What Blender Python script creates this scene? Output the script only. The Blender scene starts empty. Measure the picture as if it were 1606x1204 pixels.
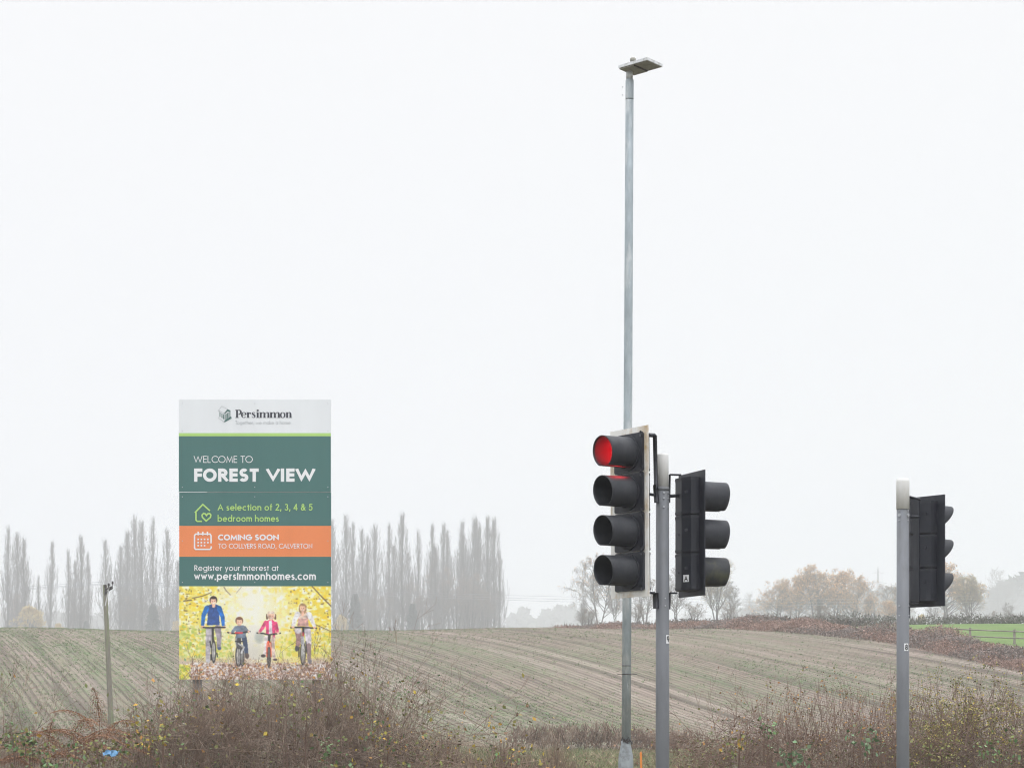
import bpy, math, random
import numpy as np

# ------------------------------------------------------------------ camera, sky, sun, exposure
scene = bpy.context.scene
COL = scene.collection
R = math.radians
PXW, F_PX, EYE, HOR = 1606.0, 3090.0, 1.6, 1085.0      # photo width, focal length in photo pixels, eye height, horizon row

cam = bpy.data.cameras.new('camera')
cam_ob = bpy.data.objects.new('camera', cam)
COL.objects.link(cam_ob)
cam.sensor_width = 36.0
cam.lens = 36.0 * F_PX / PXW
cam.shift_y = (HOR - 602.0) / PXW
cam.clip_start, cam.clip_end = 0.1, 5000.0
cam_ob.location = (0, 0, EYE)
cam_ob.rotation_euler = (R(90), 0, 0)
scene.camera = cam_ob

SUN_EL, SUN_AZ = 38.0, 200.0                           # behind the camera, veiled by cloud
world = bpy.data.worlds.new('World')
scene.world = world
world.use_nodes = True
nt = world.node_tree
nt.nodes.clear()
w_out = nt.nodes.new('ShaderNodeOutputWorld')
w_bg = nt.nodes.new('ShaderNodeBackground')
w_bg.inputs['Strength'].default_value = 0.1
sky = nt.nodes.new('ShaderNodeTexSky')
sky.sky_type = 'NISHITA'
sky.sun_disc = False
sky.sun_elevation = R(SUN_EL)
sky.sun_rotation = R(SUN_AZ)
sky.air_density, sky.dust_density = 1.0, 4.0
w_tc = nt.nodes.new('ShaderNodeTexCoord')
w_sep = nt.nodes.new('ShaderNodeSeparateXYZ')
nt.links.new(w_tc.outputs['Generated'], w_sep.inputs[0])
w_ramp = nt.nodes.new('ShaderNodeValToRGB')            # overcast sky: dull at the horizon, bright overhead
nt.links.new(w_sep.outputs['Z'], w_ramp.inputs[0])
els = w_ramp.color_ramp.elements
SKY_STOPS = [(0.0, (.860, .905, .965)), (.12, (.935, .952, .985)), (.36, (.975, .980, 1.0)), (1.0, (2.85, 2.9, 3.0))]
els[0].position, els[0].color = SKY_STOPS[0][0], (*SKY_STOPS[0][1], 1)
els[1].position, els[1].color = SKY_STOPS[3][0], (*SKY_STOPS[3][1], 1)
for pos, c in SKY_STOPS[1:3]:
    e = els.new(pos)
    e.color = (*c, 1)
w_sc = nt.nodes.new('ShaderNodeVectorMath')
w_sc.operation = 'SCALE'
w_sc.inputs['Scale'].default_value = 10.0
nt.links.new(w_ramp.outputs['Color'], w_sc.inputs[0])
w_hs = nt.nodes.new('ShaderNodeHueSaturation')
w_hs.inputs['Saturation'].default_value = 0.15
nt.links.new(sky.outputs['Color'], w_hs.inputs['Color'])
w_mix = nt.nodes.new('ShaderNodeMix')
w_mix.data_type = 'RGBA'
w_mix.inputs['Factor'].default_value = 0.97            # the cloud layer hides nearly all of the clear sky
nt.links.new(w_hs.outputs['Color'], w_mix.inputs['A'])
nt.links.new(w_sc.outputs['Vector'], w_mix.inputs['B'])
nt.links.new(w_mix.outputs['Result'], w_bg.inputs['Color'])
nt.links.new(w_bg.outputs[0], w_out.inputs['Surface'])

sun = bpy.data.lights.new('sun', 'SUN')
sun.energy, sun.angle, sun.color = 0.7, R(30), (1.0, .97, .93)
sun_ob = bpy.data.objects.new('sun', sun)
COL.objects.link(sun_ob)
sun_ob.rotation_euler = (R(90 - SUN_EL), 0, R(20))
sun_ob.location = (0, 0, 30)

scene.view_settings.view_transform = 'Standard'
scene.view_settings.look = 'None'
scene.view_settings.exposure = 0.0
scene.view_settings.gamma = 1.0
scene.cycles.volume_bounces = 2
scene.cycles.max_bounces = 8
scene.cycles.filter_width = 1.15
scene.cycles.use_denoising = True
scene.cycles.denoising_prefilter = 'ACCURATE'
scene.cycles.adaptive_threshold = .006
scene.cycles.transparent_max_bounces = 12

# ------------------------------------------------------------------ helpers
def put(px, py, D):
    """the point of the place that stands D metres off where the photo shows px, py"""
    return ((px - 803.0) / F_PX * D, D, EYE + (HOR - py) / F_PX * D)

def smooth(a, b, x):
    t = np.clip((np.asarray(x, float) - a) / (b - a), 0, 1)
    return t * t * (3 - 2 * t)

T_Y = np.array([-400, -30, -12, -9, 0, 12, 20, 30, 42, 50, 57, 62, 68, 75, 80, 85, 90, 95, 100, 105, 110, 115, 122, 135, 160, 200, 300, 500, 1300], float)
T_Z = np.array([0, 0, 0, 0, 0, 0, 0, 0, -.04, -.15, -.16, .28, 1.02, 2.05, 2.72, 3.32, 3.85, 4.3, 4.66, 4.92, 5.06, 5.14, 5.24, 5.46, 6.15, 7.3, 10.1, 15.6, 30.], float)
def _pchip(xk, yk):
    h = np.diff(xk); d = np.diff(yk) / h
    m = np.zeros_like(yk)
    for i in range(1, len(xk) - 1):
        if d[i-1] * d[i] > 0:
            w1, w2 = 2*h[i] + h[i-1], h[i] + 2*h[i-1]
            m[i] = (w1 + w2) / (w1/d[i-1] + w2/d[i])
    m[0], m[-1] = d[0], d[-1]
    return m
T_M = _pchip(T_Y, T_Z)
def hgt(x, y):
    x = np.asarray(x, float); y = np.asarray(y, float)
    yc = np.clip(y, T_Y[0], T_Y[-1])
    i = np.clip(np.searchsorted(T_Y, yc) - 1, 0, len(T_Y) - 2)
    h = T_Y[i+1] - T_Y[i]; t = (yc - T_Y[i]) / h
    z = ((1+2*t)*(1-t)**2*T_Z[i] + t*(1-t)**2*h*T_M[i] + t*t*(3-2*t)*T_Z[i+1] + t*t*(t-1)*h*T_M[i+1])
    z = z + smooth(3, 17, x) * (smooth(84, 140, y) * .62 + smooth(140, 320, y) * 1.2)
    z = z + smooth(60, 90, y) * (.06*np.sin(x*.21+1.3) + .05*np.sin(x*.47+y*.13))
    return z

def mesh_np(name, V, faces, mat=None, parent=None, col=None, smooth_on=False, loc=None, rot=None):
    """ONE mesh object from numpy arrays; faces = list of (n,k) index arrays"""
    me = bpy.data.meshes.new(name)
    V = np.asarray(V, np.float32).reshape(-1, 3)
    faces = [np.asarray(f, np.int32) for f in faces if len(f)]
    me.vertices.add(len(V)); me.vertices.foreach_set('co', V.ravel())
    lv = np.concatenate([f.ravel() for f in faces]).astype(np.int32)
    tot = np.concatenate([np.full(len(f), f.shape[1], np.int32) for f in faces])
    st = np.concatenate([[0], np.cumsum(tot)[:-1]]).astype(np.int32)
    me.loops.add(len(lv)); me.loops.foreach_set('vertex_index', lv)
    me.polygons.add(len(tot)); me.polygons.foreach_set('loop_start', st)
    try: me.polygons.foreach_set('loop_total', tot)
    except Exception: pass
    if smooth_on: me.polygons.foreach_set('use_smooth', np.ones(len(tot), bool))
    me.update(calc_edges=True)
    if col is not None:
        a = me.color_attributes.new('tint', 'FLOAT_COLOR', 'POINT')
        c = np.ones((len(V), 4), np.float32); c[:, :3] = np.asarray(col, np.float32).reshape(-1, 3)
        a.data.foreach_set('color', c.ravel())
    if mat is not None: me.materials.append(mat)
    ob = bpy.data.objects.new(name, me)
    COL.objects.link(ob)
    if parent is not None: ob.parent = parent
    if loc is not None: ob.location = loc
    if rot is not None: ob.rotation_euler = rot
    return ob

class MB:
    """collects boxes, tubes, lathes and plates into one mesh"""
    def __init__(s): s.v = []; s.f = []; s.sm = []
    def add(s, vs, fs, sm=False):
        o = len(s.v); s.v += [tuple(map(float, v)) for v in vs]
        s.f += [tuple(i + o for i in f) for f in fs]; s.sm += [sm] * len(fs)
        return s
    def box(s, a, b, bev=0.0):
        (x0, y0, z0), (x1, y1, z1) = a, b
        if bev <= 0:
            vs = [(x, y, z) for z in (z0, z1) for y in (y0, y1) for x in (x0, x1)]
            return s.add(vs, [(0,2,3,1), (4,5,7,6), (0,1,5,4), (2,6,7,3), (0,4,6,2), (1,3,7,5)])
        return s.prism([(x0+bev, z0), (x1-bev, z0), (x1, z0+bev), (x1, z1-bev), (x1-bev, z1), (x0+bev, z1), (x0, z1-bev), (x0, z0+bev)], y0, y1)
    def prism(s, poly, y0, y1):
        """x,z outline extruded along y"""
        n = len(poly)
        vs = [(x, y0, z) for x, z in poly] + [(x, y1, z) for x, z in poly]
        return s.add(vs, [tuple(range(n)), tuple(range(2*n-1, n-1, -1))] + [(i, i+n, (i+1) % n + n, (i+1) % n) for i in range(n)])
    def prismz(s, poly, z0, z1):
        """x,y outline extruded along z"""
        n = len(poly)
        vs = [(x, y, z0) for x, y in poly] + [(x, y, z1) for x, y in poly]
        return s.add(vs, [tuple(range(n-1, -1, -1)), tuple(range(n, 2*n))] + [(i, (i+1) % n, (i+1) % n + n, i+n) for i in range(n)])
    def lathe(s, prof, n=24, c=(0, 0, 0), cap=True, lean=0.0):
        """(radius, z) profile about a vertical axis"""
        vs = []
        for r, z in prof:
            vs += [(c[0] + r*math.cos(2*math.pi*k/n) + lean*z, c[1] + r*math.sin(2*math.pi*k/n), c[2]+z) for k in range(n)]
        fs = [(j*n+k, j*n+(k+1) % n, (j+1)*n+(k+1) % n, (j+1)*n+k) for j in range(len(prof)-1) for k in range(n)]
        s.add(vs, fs, True)
        if cap:
            o = len(s.v) - len(vs)
            s.f += [tuple(o+k for k in range(n-1, -1, -1)), tuple(o+(len(prof)-1)*n+k for k in range(n))]; s.sm += [False, False]
        return s
    def tube(s, pts, r, n=8):
        pts = [np.array(p, float) for p in pts]
        rs = r if isinstance(r, (list, tuple)) else [r]*len(pts)
        vs = []
        for i, p in enumerate(pts):
            d = pts[min(i+1, len(pts)-1)] - pts[max(i-1, 0)]; d /= np.linalg.norm(d) + 1e-9
            a = np.cross(d, (0, 0, 1) if abs(d[2]) < .9 else (1, 0, 0)); a /= np.linalg.norm(a); b = np.cross(d, a)
            vs += [tuple(p + rs[i]*(math.cos(2*math.pi*k/n)*a + math.sin(2*math.pi*k/n)*b)) for k in range(n)]
        fs = [(j*n+k, j*n+(k+1) % n, (j+1)*n+(k+1) % n, (j+1)*n+k) for j in range(len(pts)-1) for k in range(n)]
        s.add(vs, fs, True)
        o = len(s.v) - len(vs)
        s.f += [tuple(o+k for k in range(n)), tuple(o+(len(pts)-1)*n+k for k in range(n-1, -1, -1))]; s.sm += [False, False]
        return s
    def build(s, name, mat, parent=None, loc=None, rot=None, fix=True):
        me = bpy.data.meshes.new(name)
        me.from_pydata(s.v, [], s.f)
        me.polygons.foreach_set('use_smooth', np.array(s.sm, bool))
        me.materials.append(mat)
        me.update()
        ob = bpy.data.objects.new(name, me)
        COL.objects.link(ob)
        if parent is not None: ob.parent = parent
        if loc is not None: ob.location = loc
        if rot is not None: ob.rotation_euler = rot
        return ob

def tag(o, label=None, cat=None, group=None, kind=None):
    if label: o['label'] = label
    if cat: o['category'] = cat
    if group: o['group'] = group
    if kind: o['kind'] = kind
    return o

def thing(name, label, cat, loc=(0, 0, 0), rz=0.0, group=None):
    o = bpy.data.objects.new(name, None)
    COL.objects.link(o)
    o.empty_display_size = .2
    o.location = loc; o.rotation_euler = (0, 0, rz)
    return tag(o, label, cat, group)

def copy_tree(o, parent=None):
    c = o.copy(); COL.objects.link(c); c.parent = parent
    for ch in list(o.children): copy_tree(ch, c)
    return c

# ------------------------------------------------------------------ materials
def N(t, typ, **kw):
    n = t.nodes.new(typ)
    for k, v in kw.items():
        if k in n.inputs: n.inputs[k].default_value = v
        else: setattr(n, k, v)
    return n

def mat(name, base, rough=.7, var=.15, scale=8.0, metal=0.0, bump=0.0, stretch=None, alt=None, altscale=3.0, altpos=(.5, .62), spec=.4, tint=False, trans=0.0, noisedetail=5.0):
    m = bpy.data.materials.new(name); m.use_nodes = True
    t = m.node_tree; b = t.nodes['Principled BSDF']
    b.inputs['Roughness'].default_value = rough
    b.inputs['Metallic'].default_value = metal
    b.inputs['Specular IOR Level'].default_value = spec
    tc = N(t, 'ShaderNodeTexCoord'); mp = N(t, 'ShaderNodeMapping')
    t.links.new(tc.outputs['Object'], mp.inputs['Vector'])
    if stretch: mp.inputs['Scale'].default_value = stretch
    nz = N(t, 'ShaderNodeTexNoise', Scale=scale, Detail=noisedetail, Roughness=.6)
    t.links.new(mp.outputs[0], nz.inputs['Vector'])
    if tint:
        at = N(t, 'ShaderNodeAttribute', attribute_name='tint'); src = at.outputs['Color']
    else:
        rgb = N(t, 'ShaderNodeRGB'); rgb.outputs[0].default_value = (*base, 1); src = rgb.outputs[0]
    if alt:
        nz2 = N(t, 'ShaderNodeTexNoise', Scale=altscale, Detail=6.0, Roughness=.65)
        t.links.new(mp.outputs[0], nz2.inputs['Vector'])
        rp = N(t, 'ShaderNodeMapRange'); rp.inputs['From Min'].default_value, rp.inputs['From Max'].default_value = altpos
        t.links.new(nz2.outputs['Fac'], rp.inputs['Value'])
        mx = N(t, 'ShaderNodeMix', data_type='RGBA'); t.links.new(rp.outputs[0], mx.inputs['Factor'])
        t.links.new(src, mx.inputs['A']); mx.inputs['B'].default_value = (*alt, 1); src = mx.outputs['Result']
    if var:
        mr = N(t, 'ShaderNodeMapRange'); mr.inputs['From Min'].default_value, mr.inputs['From Max'].default_value = .25, .75
        mr.inputs['To Min'].default_value, mr.inputs['To Max'].default_value = 1-var, 1+var
        t.links.new(nz.outputs['Fac'], mr.inputs['Value'])
        vm = N(t, 'ShaderNodeVectorMath', operation='SCALE')
        t.links.new(src, vm.inputs[0]); t.links.new(mr.outputs[0], vm.inputs['Scale']); src = vm.outputs[0]
    t.links.new(src, b.inputs['Base Color'])
    if bump:
        bp = N(t, 'ShaderNodeBump', Strength=bump, Distance=.02); t.links.new(nz.outputs['Fac'], bp.inputs['Height'])
        t.links.new(bp.outputs[0], b.inputs['Normal'])
    return m

M = {}
M['galv'] = mat('galvanised_steel', (.37, .425, .46), .55, .24, 12, .25, stretch=(1, 1, .25), alt=(.52, .56, .58), altscale=7)
M['galv_dark'] = mat('dull_galvanised_steel', (.33, .365, .39), .6, .18, 10, .25, alt=(.22, .235, .245), altscale=6)
M['pole'] = mat('grey_painted_steel', (.185, .195, .215), .5, .16, 6, stretch=(1, 1, .3), alt=(.14, .145, .15), altscale=2.2)
M['cap'] = mat('white_plastic', (.78, .78, .77), .5, .05, 7, alt=(.68, .68, .65), altscale=5, stretch=(1, 1, .3))
M['black'] = mat('black_plastic', (.015, .017, .026), .48, .30, 9, alt=(.031, .033, .041), altscale=4, stretch=(1, 1, .25), spec=.45)
M['hood'] = mat('matt_black_hood', (.026, .028, .036), .58, .2, 7, alt=(.044, .046, .052), altscale=4, spec=.4)
M['hood_moss'] = mat('mossy_black_hood', (.035, .037, .042), .62, .2, 7, alt=(.075, .078, .05), altscale=5, altpos=(.48, .62), spec=.4)
M['glass'] = mat('dark_lens', (.02, .02, .02), .25, .2, 20)
M['white'] = mat('white_print', (.84, .85, .87), .5, .02, 5)
M['ink'] = mat('black_print', (.02, .02, .022), .5, .1, 5)
M['tan'] = mat('worn_white_board', (.82, .81, .78), .7, .1, 9, alt=(.50, .36, .19), altscale=3.2, altpos=(.50, .66), stretch=(1, 1, .6))
M['bolt'] = mat('steel_bolt', (.5, .52, .55), .4, .1, 20, .6)
M['wood_grey'] = mat('weathered_post', (.225, .22, .215), .9, .3, 6, stretch=(6, 6, .6), bump=.3)
M['wood_pole'] = mat('mossy_timber', (.205, .19, .16), .9, .3, 5, stretch=(8, 8, .5), alt=(.19, .21, .125), altscale=.9, altpos=(.45, .6), bump=.4)
M['iron'] = mat('dark_iron', (.05, .045, .045), .6, .2, 10)
M['porcelain'] = mat('white_insulator', (.55, .55, .55), .4, .1, 10)
M['lamp'] = mat('lamp_casting', (.72, .74, .76), .5, .08, 14, .1, alt=(.5, .51, .5), altscale=9)
M['lamp_under'] = mat('lamp_underside', (.34, .33, .29), .7, .2, 12, alt=(.20, .19, .16), altscale=12)
M['orange_stake'] = mat('orange_stake', (.75, .25, .05), .6, .1, 8)
M['blue'] = mat('blue_plastic', (.16, .36, .60), .4, .2, 20)
M['foliage'] = mat('foliage', (1, 1, 1), .65, .22, 5, tint=True, spec=.25)
M['twig'] = mat('twigs', (.215, .145, .108), .85, .4, 4, alt=(.38, .30, .235), altpos=(.48, .64), altscale=2)
M['twig_red'] = mat('reddish_stems', (.20, .122, .092), .8, .3, 4, alt=(.23, .17, .135), altscale=2)
M['twig_grey'] = mat('grey_brown_twigs', (.135, .122, .12), .9, .25, 2, alt=(.19, .155, .135), altscale=.5)
M['twig_tree'] = mat('tan_grey_twigs', (.135, .112, .10), .9, .25, 2, alt=(.175, .14, .12), altscale=.5)
M['bark'] = mat('grey_bark', (.075, .07, .068), .9, .25, 2)
M['bark_pale'] = mat('pale_bark', (.17, .16, .15), .9, .4, 2)
M['wood_rail'] = mat('fence_timber', (.26, .23, .205), .9, .25, 4)
M['asphalt'] = mat('asphalt', (.05, .05, .052), .85, .25, 40, bump=.3)
M['kerb'] = mat('kerb_concrete', (.32, .31, .29), .85, .15, 14)
M['print'] = mat('printed_picture', (1, 1, 1), .5, 0, 5, tint=True)

# ------------------------------------------------------------------ ground, road
ROW = np.array([.9445, .3285])           # across the crop rows (plan)
BR = np.array([[30, 60], [23.5, 72], [20.8, 80], [18.4, 91], [12.3, 104], [4.2, 115.5], [-1, 121.5]], float)   # line of the bracken hedge
def br_side(x, y):
    """> 0 on the meadow's side of the bracken hedge (metres in x)"""
    return np.asarray(x, float) - np.interp(np.asarray(y, float), BR[:, 1], BR[:, 0])

def ground_material():
    m = bpy.data.materials.new('ground'); m.use_nodes = True
    t = m.node_tree; b = t.nodes['Principled BSDF']; L = t.links.new
    b.inputs['Roughness'].default_value = .95; b.inputs['Specular IOR Level'].default_value = .1
    geo = N(t, 'ShaderNodeNewGeometry'); at = N(t, 'ShaderNodeAttribute', attribute_name='tint')
    zone = N(t, 'ShaderNodeSeparateColor'); L(at.outputs['Color'], zone.inputs[0])
    rot = N(t, 'ShaderNodeVectorRotate', rotation_type='Z_AXIS'); rot.inputs['Angle'].default_value = -math.atan2(ROW[1], ROW[0])
    L(geo.outputs['Position'], rot.inputs['Vector'])
    def noise(vec, sc, stretch=None, det=5.0, ro=.6):
        n = N(t, 'ShaderNodeTexNoise', Scale=sc, Detail=det, Roughness=ro)
        if stretch:
            mp = N(t, 'ShaderNodeMapping'); mp.inputs['Scale'].default_value = stretch; L(vec, mp.inputs['Vector']); vec = mp.outputs[0]
        L(vec, n.inputs['Vector']); return n.outputs['Fac']
    def rng(v, a, b_, c=0, d=1):
        r = N(t, 'ShaderNodeMapRange'); r.inputs['From Min'].default_value, r.inputs['From Max'].default_value = a, b_
        r.inputs['To Min'].default_value, r.inputs['To Max'].default_value = c, d
        L(v, r.inputs['Value']); return r.outputs[0]
    def mix(f, A, B):
        x = N(t, 'ShaderNodeMix', data_type='RGBA')
        if hasattr(f, 'links'): L(f, x.inputs['Factor'])
        else: x.inputs['Factor'].default_value = f
        for s_, k in ((A, 'A'), (B, 'B')):
            if isinstance(s_, tuple): x.inputs[k].default_value = (*s_, 1)
            else: L(s_, x.inputs[k])
        return x.outputs['Result']
    def math_(op, a, b_=None):
        n = N(t, 'ShaderNodeMath', operation=op)
        for i, v in enumerate((a, b_)):
            if v is None: continue
            if hasattr(v, 'links'): L(v, n.inputs[i])
            else: n.inputs[i].default_value = v
        return n.outputs[0]
    P = geo.outputs['Position']; Q = rot.outputs[0]
    soil = mix(rng(noise(P, 1.6, det=8), .3, .7), (.210, .165, .135), (.292, .238, .198))
    # broad pale and dark streaks along the drill rows
    st = noise(Q, .42, (1, .012, 0), 4.0, .55)
    soil = mix(rng(st, .52, .68), soil, (.335, .28, .24))
    st2 = noise(Q, 1.9, (1, .02, 0), 4.0, .6)
    soil = mix(rng(st2, .48, .38), soil, (.135, .108, .092))
    green_p = math_('MULTIPLY', rng(noise(P, .075, det=3), .34, .56), rng(noise(Q, .55, (1, .05, 0), 4), .36, .58))
    green_p = math_('MULTIPLY', green_p, rng(noise(P, 3.2, det=4), .35, .6))
    green_p = math_('MULTIPLY', green_p, zone.outputs['Blue'])
    soil = mix(math_('MULTIPLY', green_p, .75), soil, (.135, .205, .095))
    # fine drill rows
    sep = N(t, 'ShaderNodeSeparateXYZ'); L(Q, sep.inputs[0])
    wob = rng(noise(P, .9, det=3), 0, 1, -.5, .5)
    ph = math_('ADD', math_('MULTIPLY', sep.outputs['X'], 2*math.pi/.26), math_('MULTIPLY', wob, 1.4))
    row = rng(math_('SINE', ph), .15, .95)
    row = math_('MULTIPLY', row, rng(noise(Q, 1.4, (1, .2, 0), 4), .28, .54))
    soil = mix(math_('MULTIPLY', row, .7), soil, (.098, .080, .066))
    ph2 = math_('ADD', math_('MULTIPLY', sep.outputs['X'], 2*math.pi/.84), math_('MULTIPLY', wob, 1.8))
    row2 = math_('MULTIPLY', rng(math_('SINE', ph2), .0, 1.0), rng(noise(Q, .8, (1, .1, 0), 4), .32, .58))
    soil = mix(math_('MULTIPLY', row2, .46), soil, (.115, .093, .078))
    # wheel tracks every 9 m
    fr = math_('FRACT', math_('DIVIDE', math_('ADD', sep.outputs['X'], 3.2), 9.0))
    tr = math_('MULTIPLY', rng(math_('ABSOLUTE', math_('SUBTRACT', math_('ABSOLUTE', math_('SUBTRACT', fr, .5)), .10)), .045, .012), rng(noise(Q, .5, (1, .15, 0), 3), .35, .55))
    soil = mix(math_('MULTIPLY', tr, .38), soil, (.37, .305, .265))
    verge = mix(rng(noise(P, 1.2, det=8), .35, .65), (.10, .085, .065), (.105, .118, .065))
    verge = mix(rng(noise(P, .35, det=4), .45, .7), verge, (.19, .145, .095))
    past = mix(rng(noise(P, .5, det=8), .35, .65), (.125, .20, .062), (.165, .235, .082))
    c = mix(zone.outputs['Red'], verge, soil)
    c = mix(zone.outputs['Green'], c, past)
    L(c, b.inputs['Base Color'])
    bp = N(t, 'ShaderNodeBump', Strength=.8, Distance=.06)
    h = math_('ADD', math_('MULTIPLY', row, -.6), noise(P, 7, det=6)); L(h, bp.inputs['Height']); L(bp.outputs[0], b.inputs['Normal'])
    return m

xs = np.concatenate([[-1250, -900, -600, -400, -280, -200, -150, -110, -85, -68, -56], np.arange(-48, 48.1, .8), [56, 68, 85, 110, 150, 200, 280, 400, 600, 900, 1250]])
ys = np.concatenate([[-350, -200, -120, -70, -40, -25, -14, -12.2, -11.5, -6, 0, 4, 8, 10], np.arange(12, 135, .7), np.arange(135, 240, 4), [250, 270, 300, 340, 400, 500, 650, 850, 1100, 1290]])
GX, GY = np.meshgrid(xs, ys)
GZ = hgt(GX, GY)
GZ = GZ - .16 * ((GY < 11.0) & (GY > -11.9))          # the carriageway lies a kerb's height below the verge
zone = np.zeros(GX.shape + (3,), np.float32)
side = br_side(GX, GY)
jit = 1.2*np.sin(GX*.7)+.8*np.sin(GX*1.9+1)
field = smooth(57.5, 60, GY + jit) * (1 - smooth(119, 124, GY)) * (1 - smooth(-.3, .5, side))
zone[..., 0] = field
zone[..., 1] = smooth(1.0, 2.0, side) * smooth(62, 70, GY) * (1-smooth(165, 180, GY)) * (1-smooth(70, 90, GX))
zone[..., 2] = np.clip(.85 + .9*smooth(2, -16, GX + (GY-85)*.15), 0, 1)
nx, ny = len(xs), len(ys)
ii = (np.arange(ny-1)[:, None]*nx + np.arange(nx-1)[None]).ravel()
ground = mesh_np('ground', np.stack([GX, GY, GZ], -1).reshape(-1, 3), [np.stack([ii, ii+1, ii+nx+1, ii+nx], 1)], ground_material(), col=zone.reshape(-1, 3), smooth_on=True)
tag(ground, kind='structure')

road = MB().box((-400, -10.8, -.30), (400, 10.8, -.012)).build('road', M['asphalt']); tag(road, kind='structure')
for y0, y1 in ((10.85, 11.05), (-11.05, -10.85)):
    k = MB().box((-400, y0, -.30), (400, y1, .02)).build('kerb', M['kerb']); tag(k, kind='structure')
mk = MB()
for i in range(-40, 40): mk.box((i*6.0, -.05, -.0115), (i*6.0+3, .05, -.008))
tag(mk.build('road_marking', M['white']), kind='structure')

# ------------------------------------------------------------------ haze: one closed box of pale, even air
hz = MB().box((-1300, -400, -1.5), (1300, 1330, 52)).build('haze', M['white'])
hm = bpy.data.materials.new('haze'); hm.use_nodes = True
hm.node_tree.nodes.remove(hm.node_tree.nodes['Principled BSDF'])
pv = N(hm.node_tree, 'ShaderNodeVolumePrincipled', Density=.00118)
pv.inputs['Color'].default_value = (.970, .985, 1.0, 1)
hm.node_tree.links.new(pv.outputs[0], hm.node_tree.nodes['Material Output'].inputs['Volume'])
hz.data.materials[0] = hm
tag(hz, kind='stuff')

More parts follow.
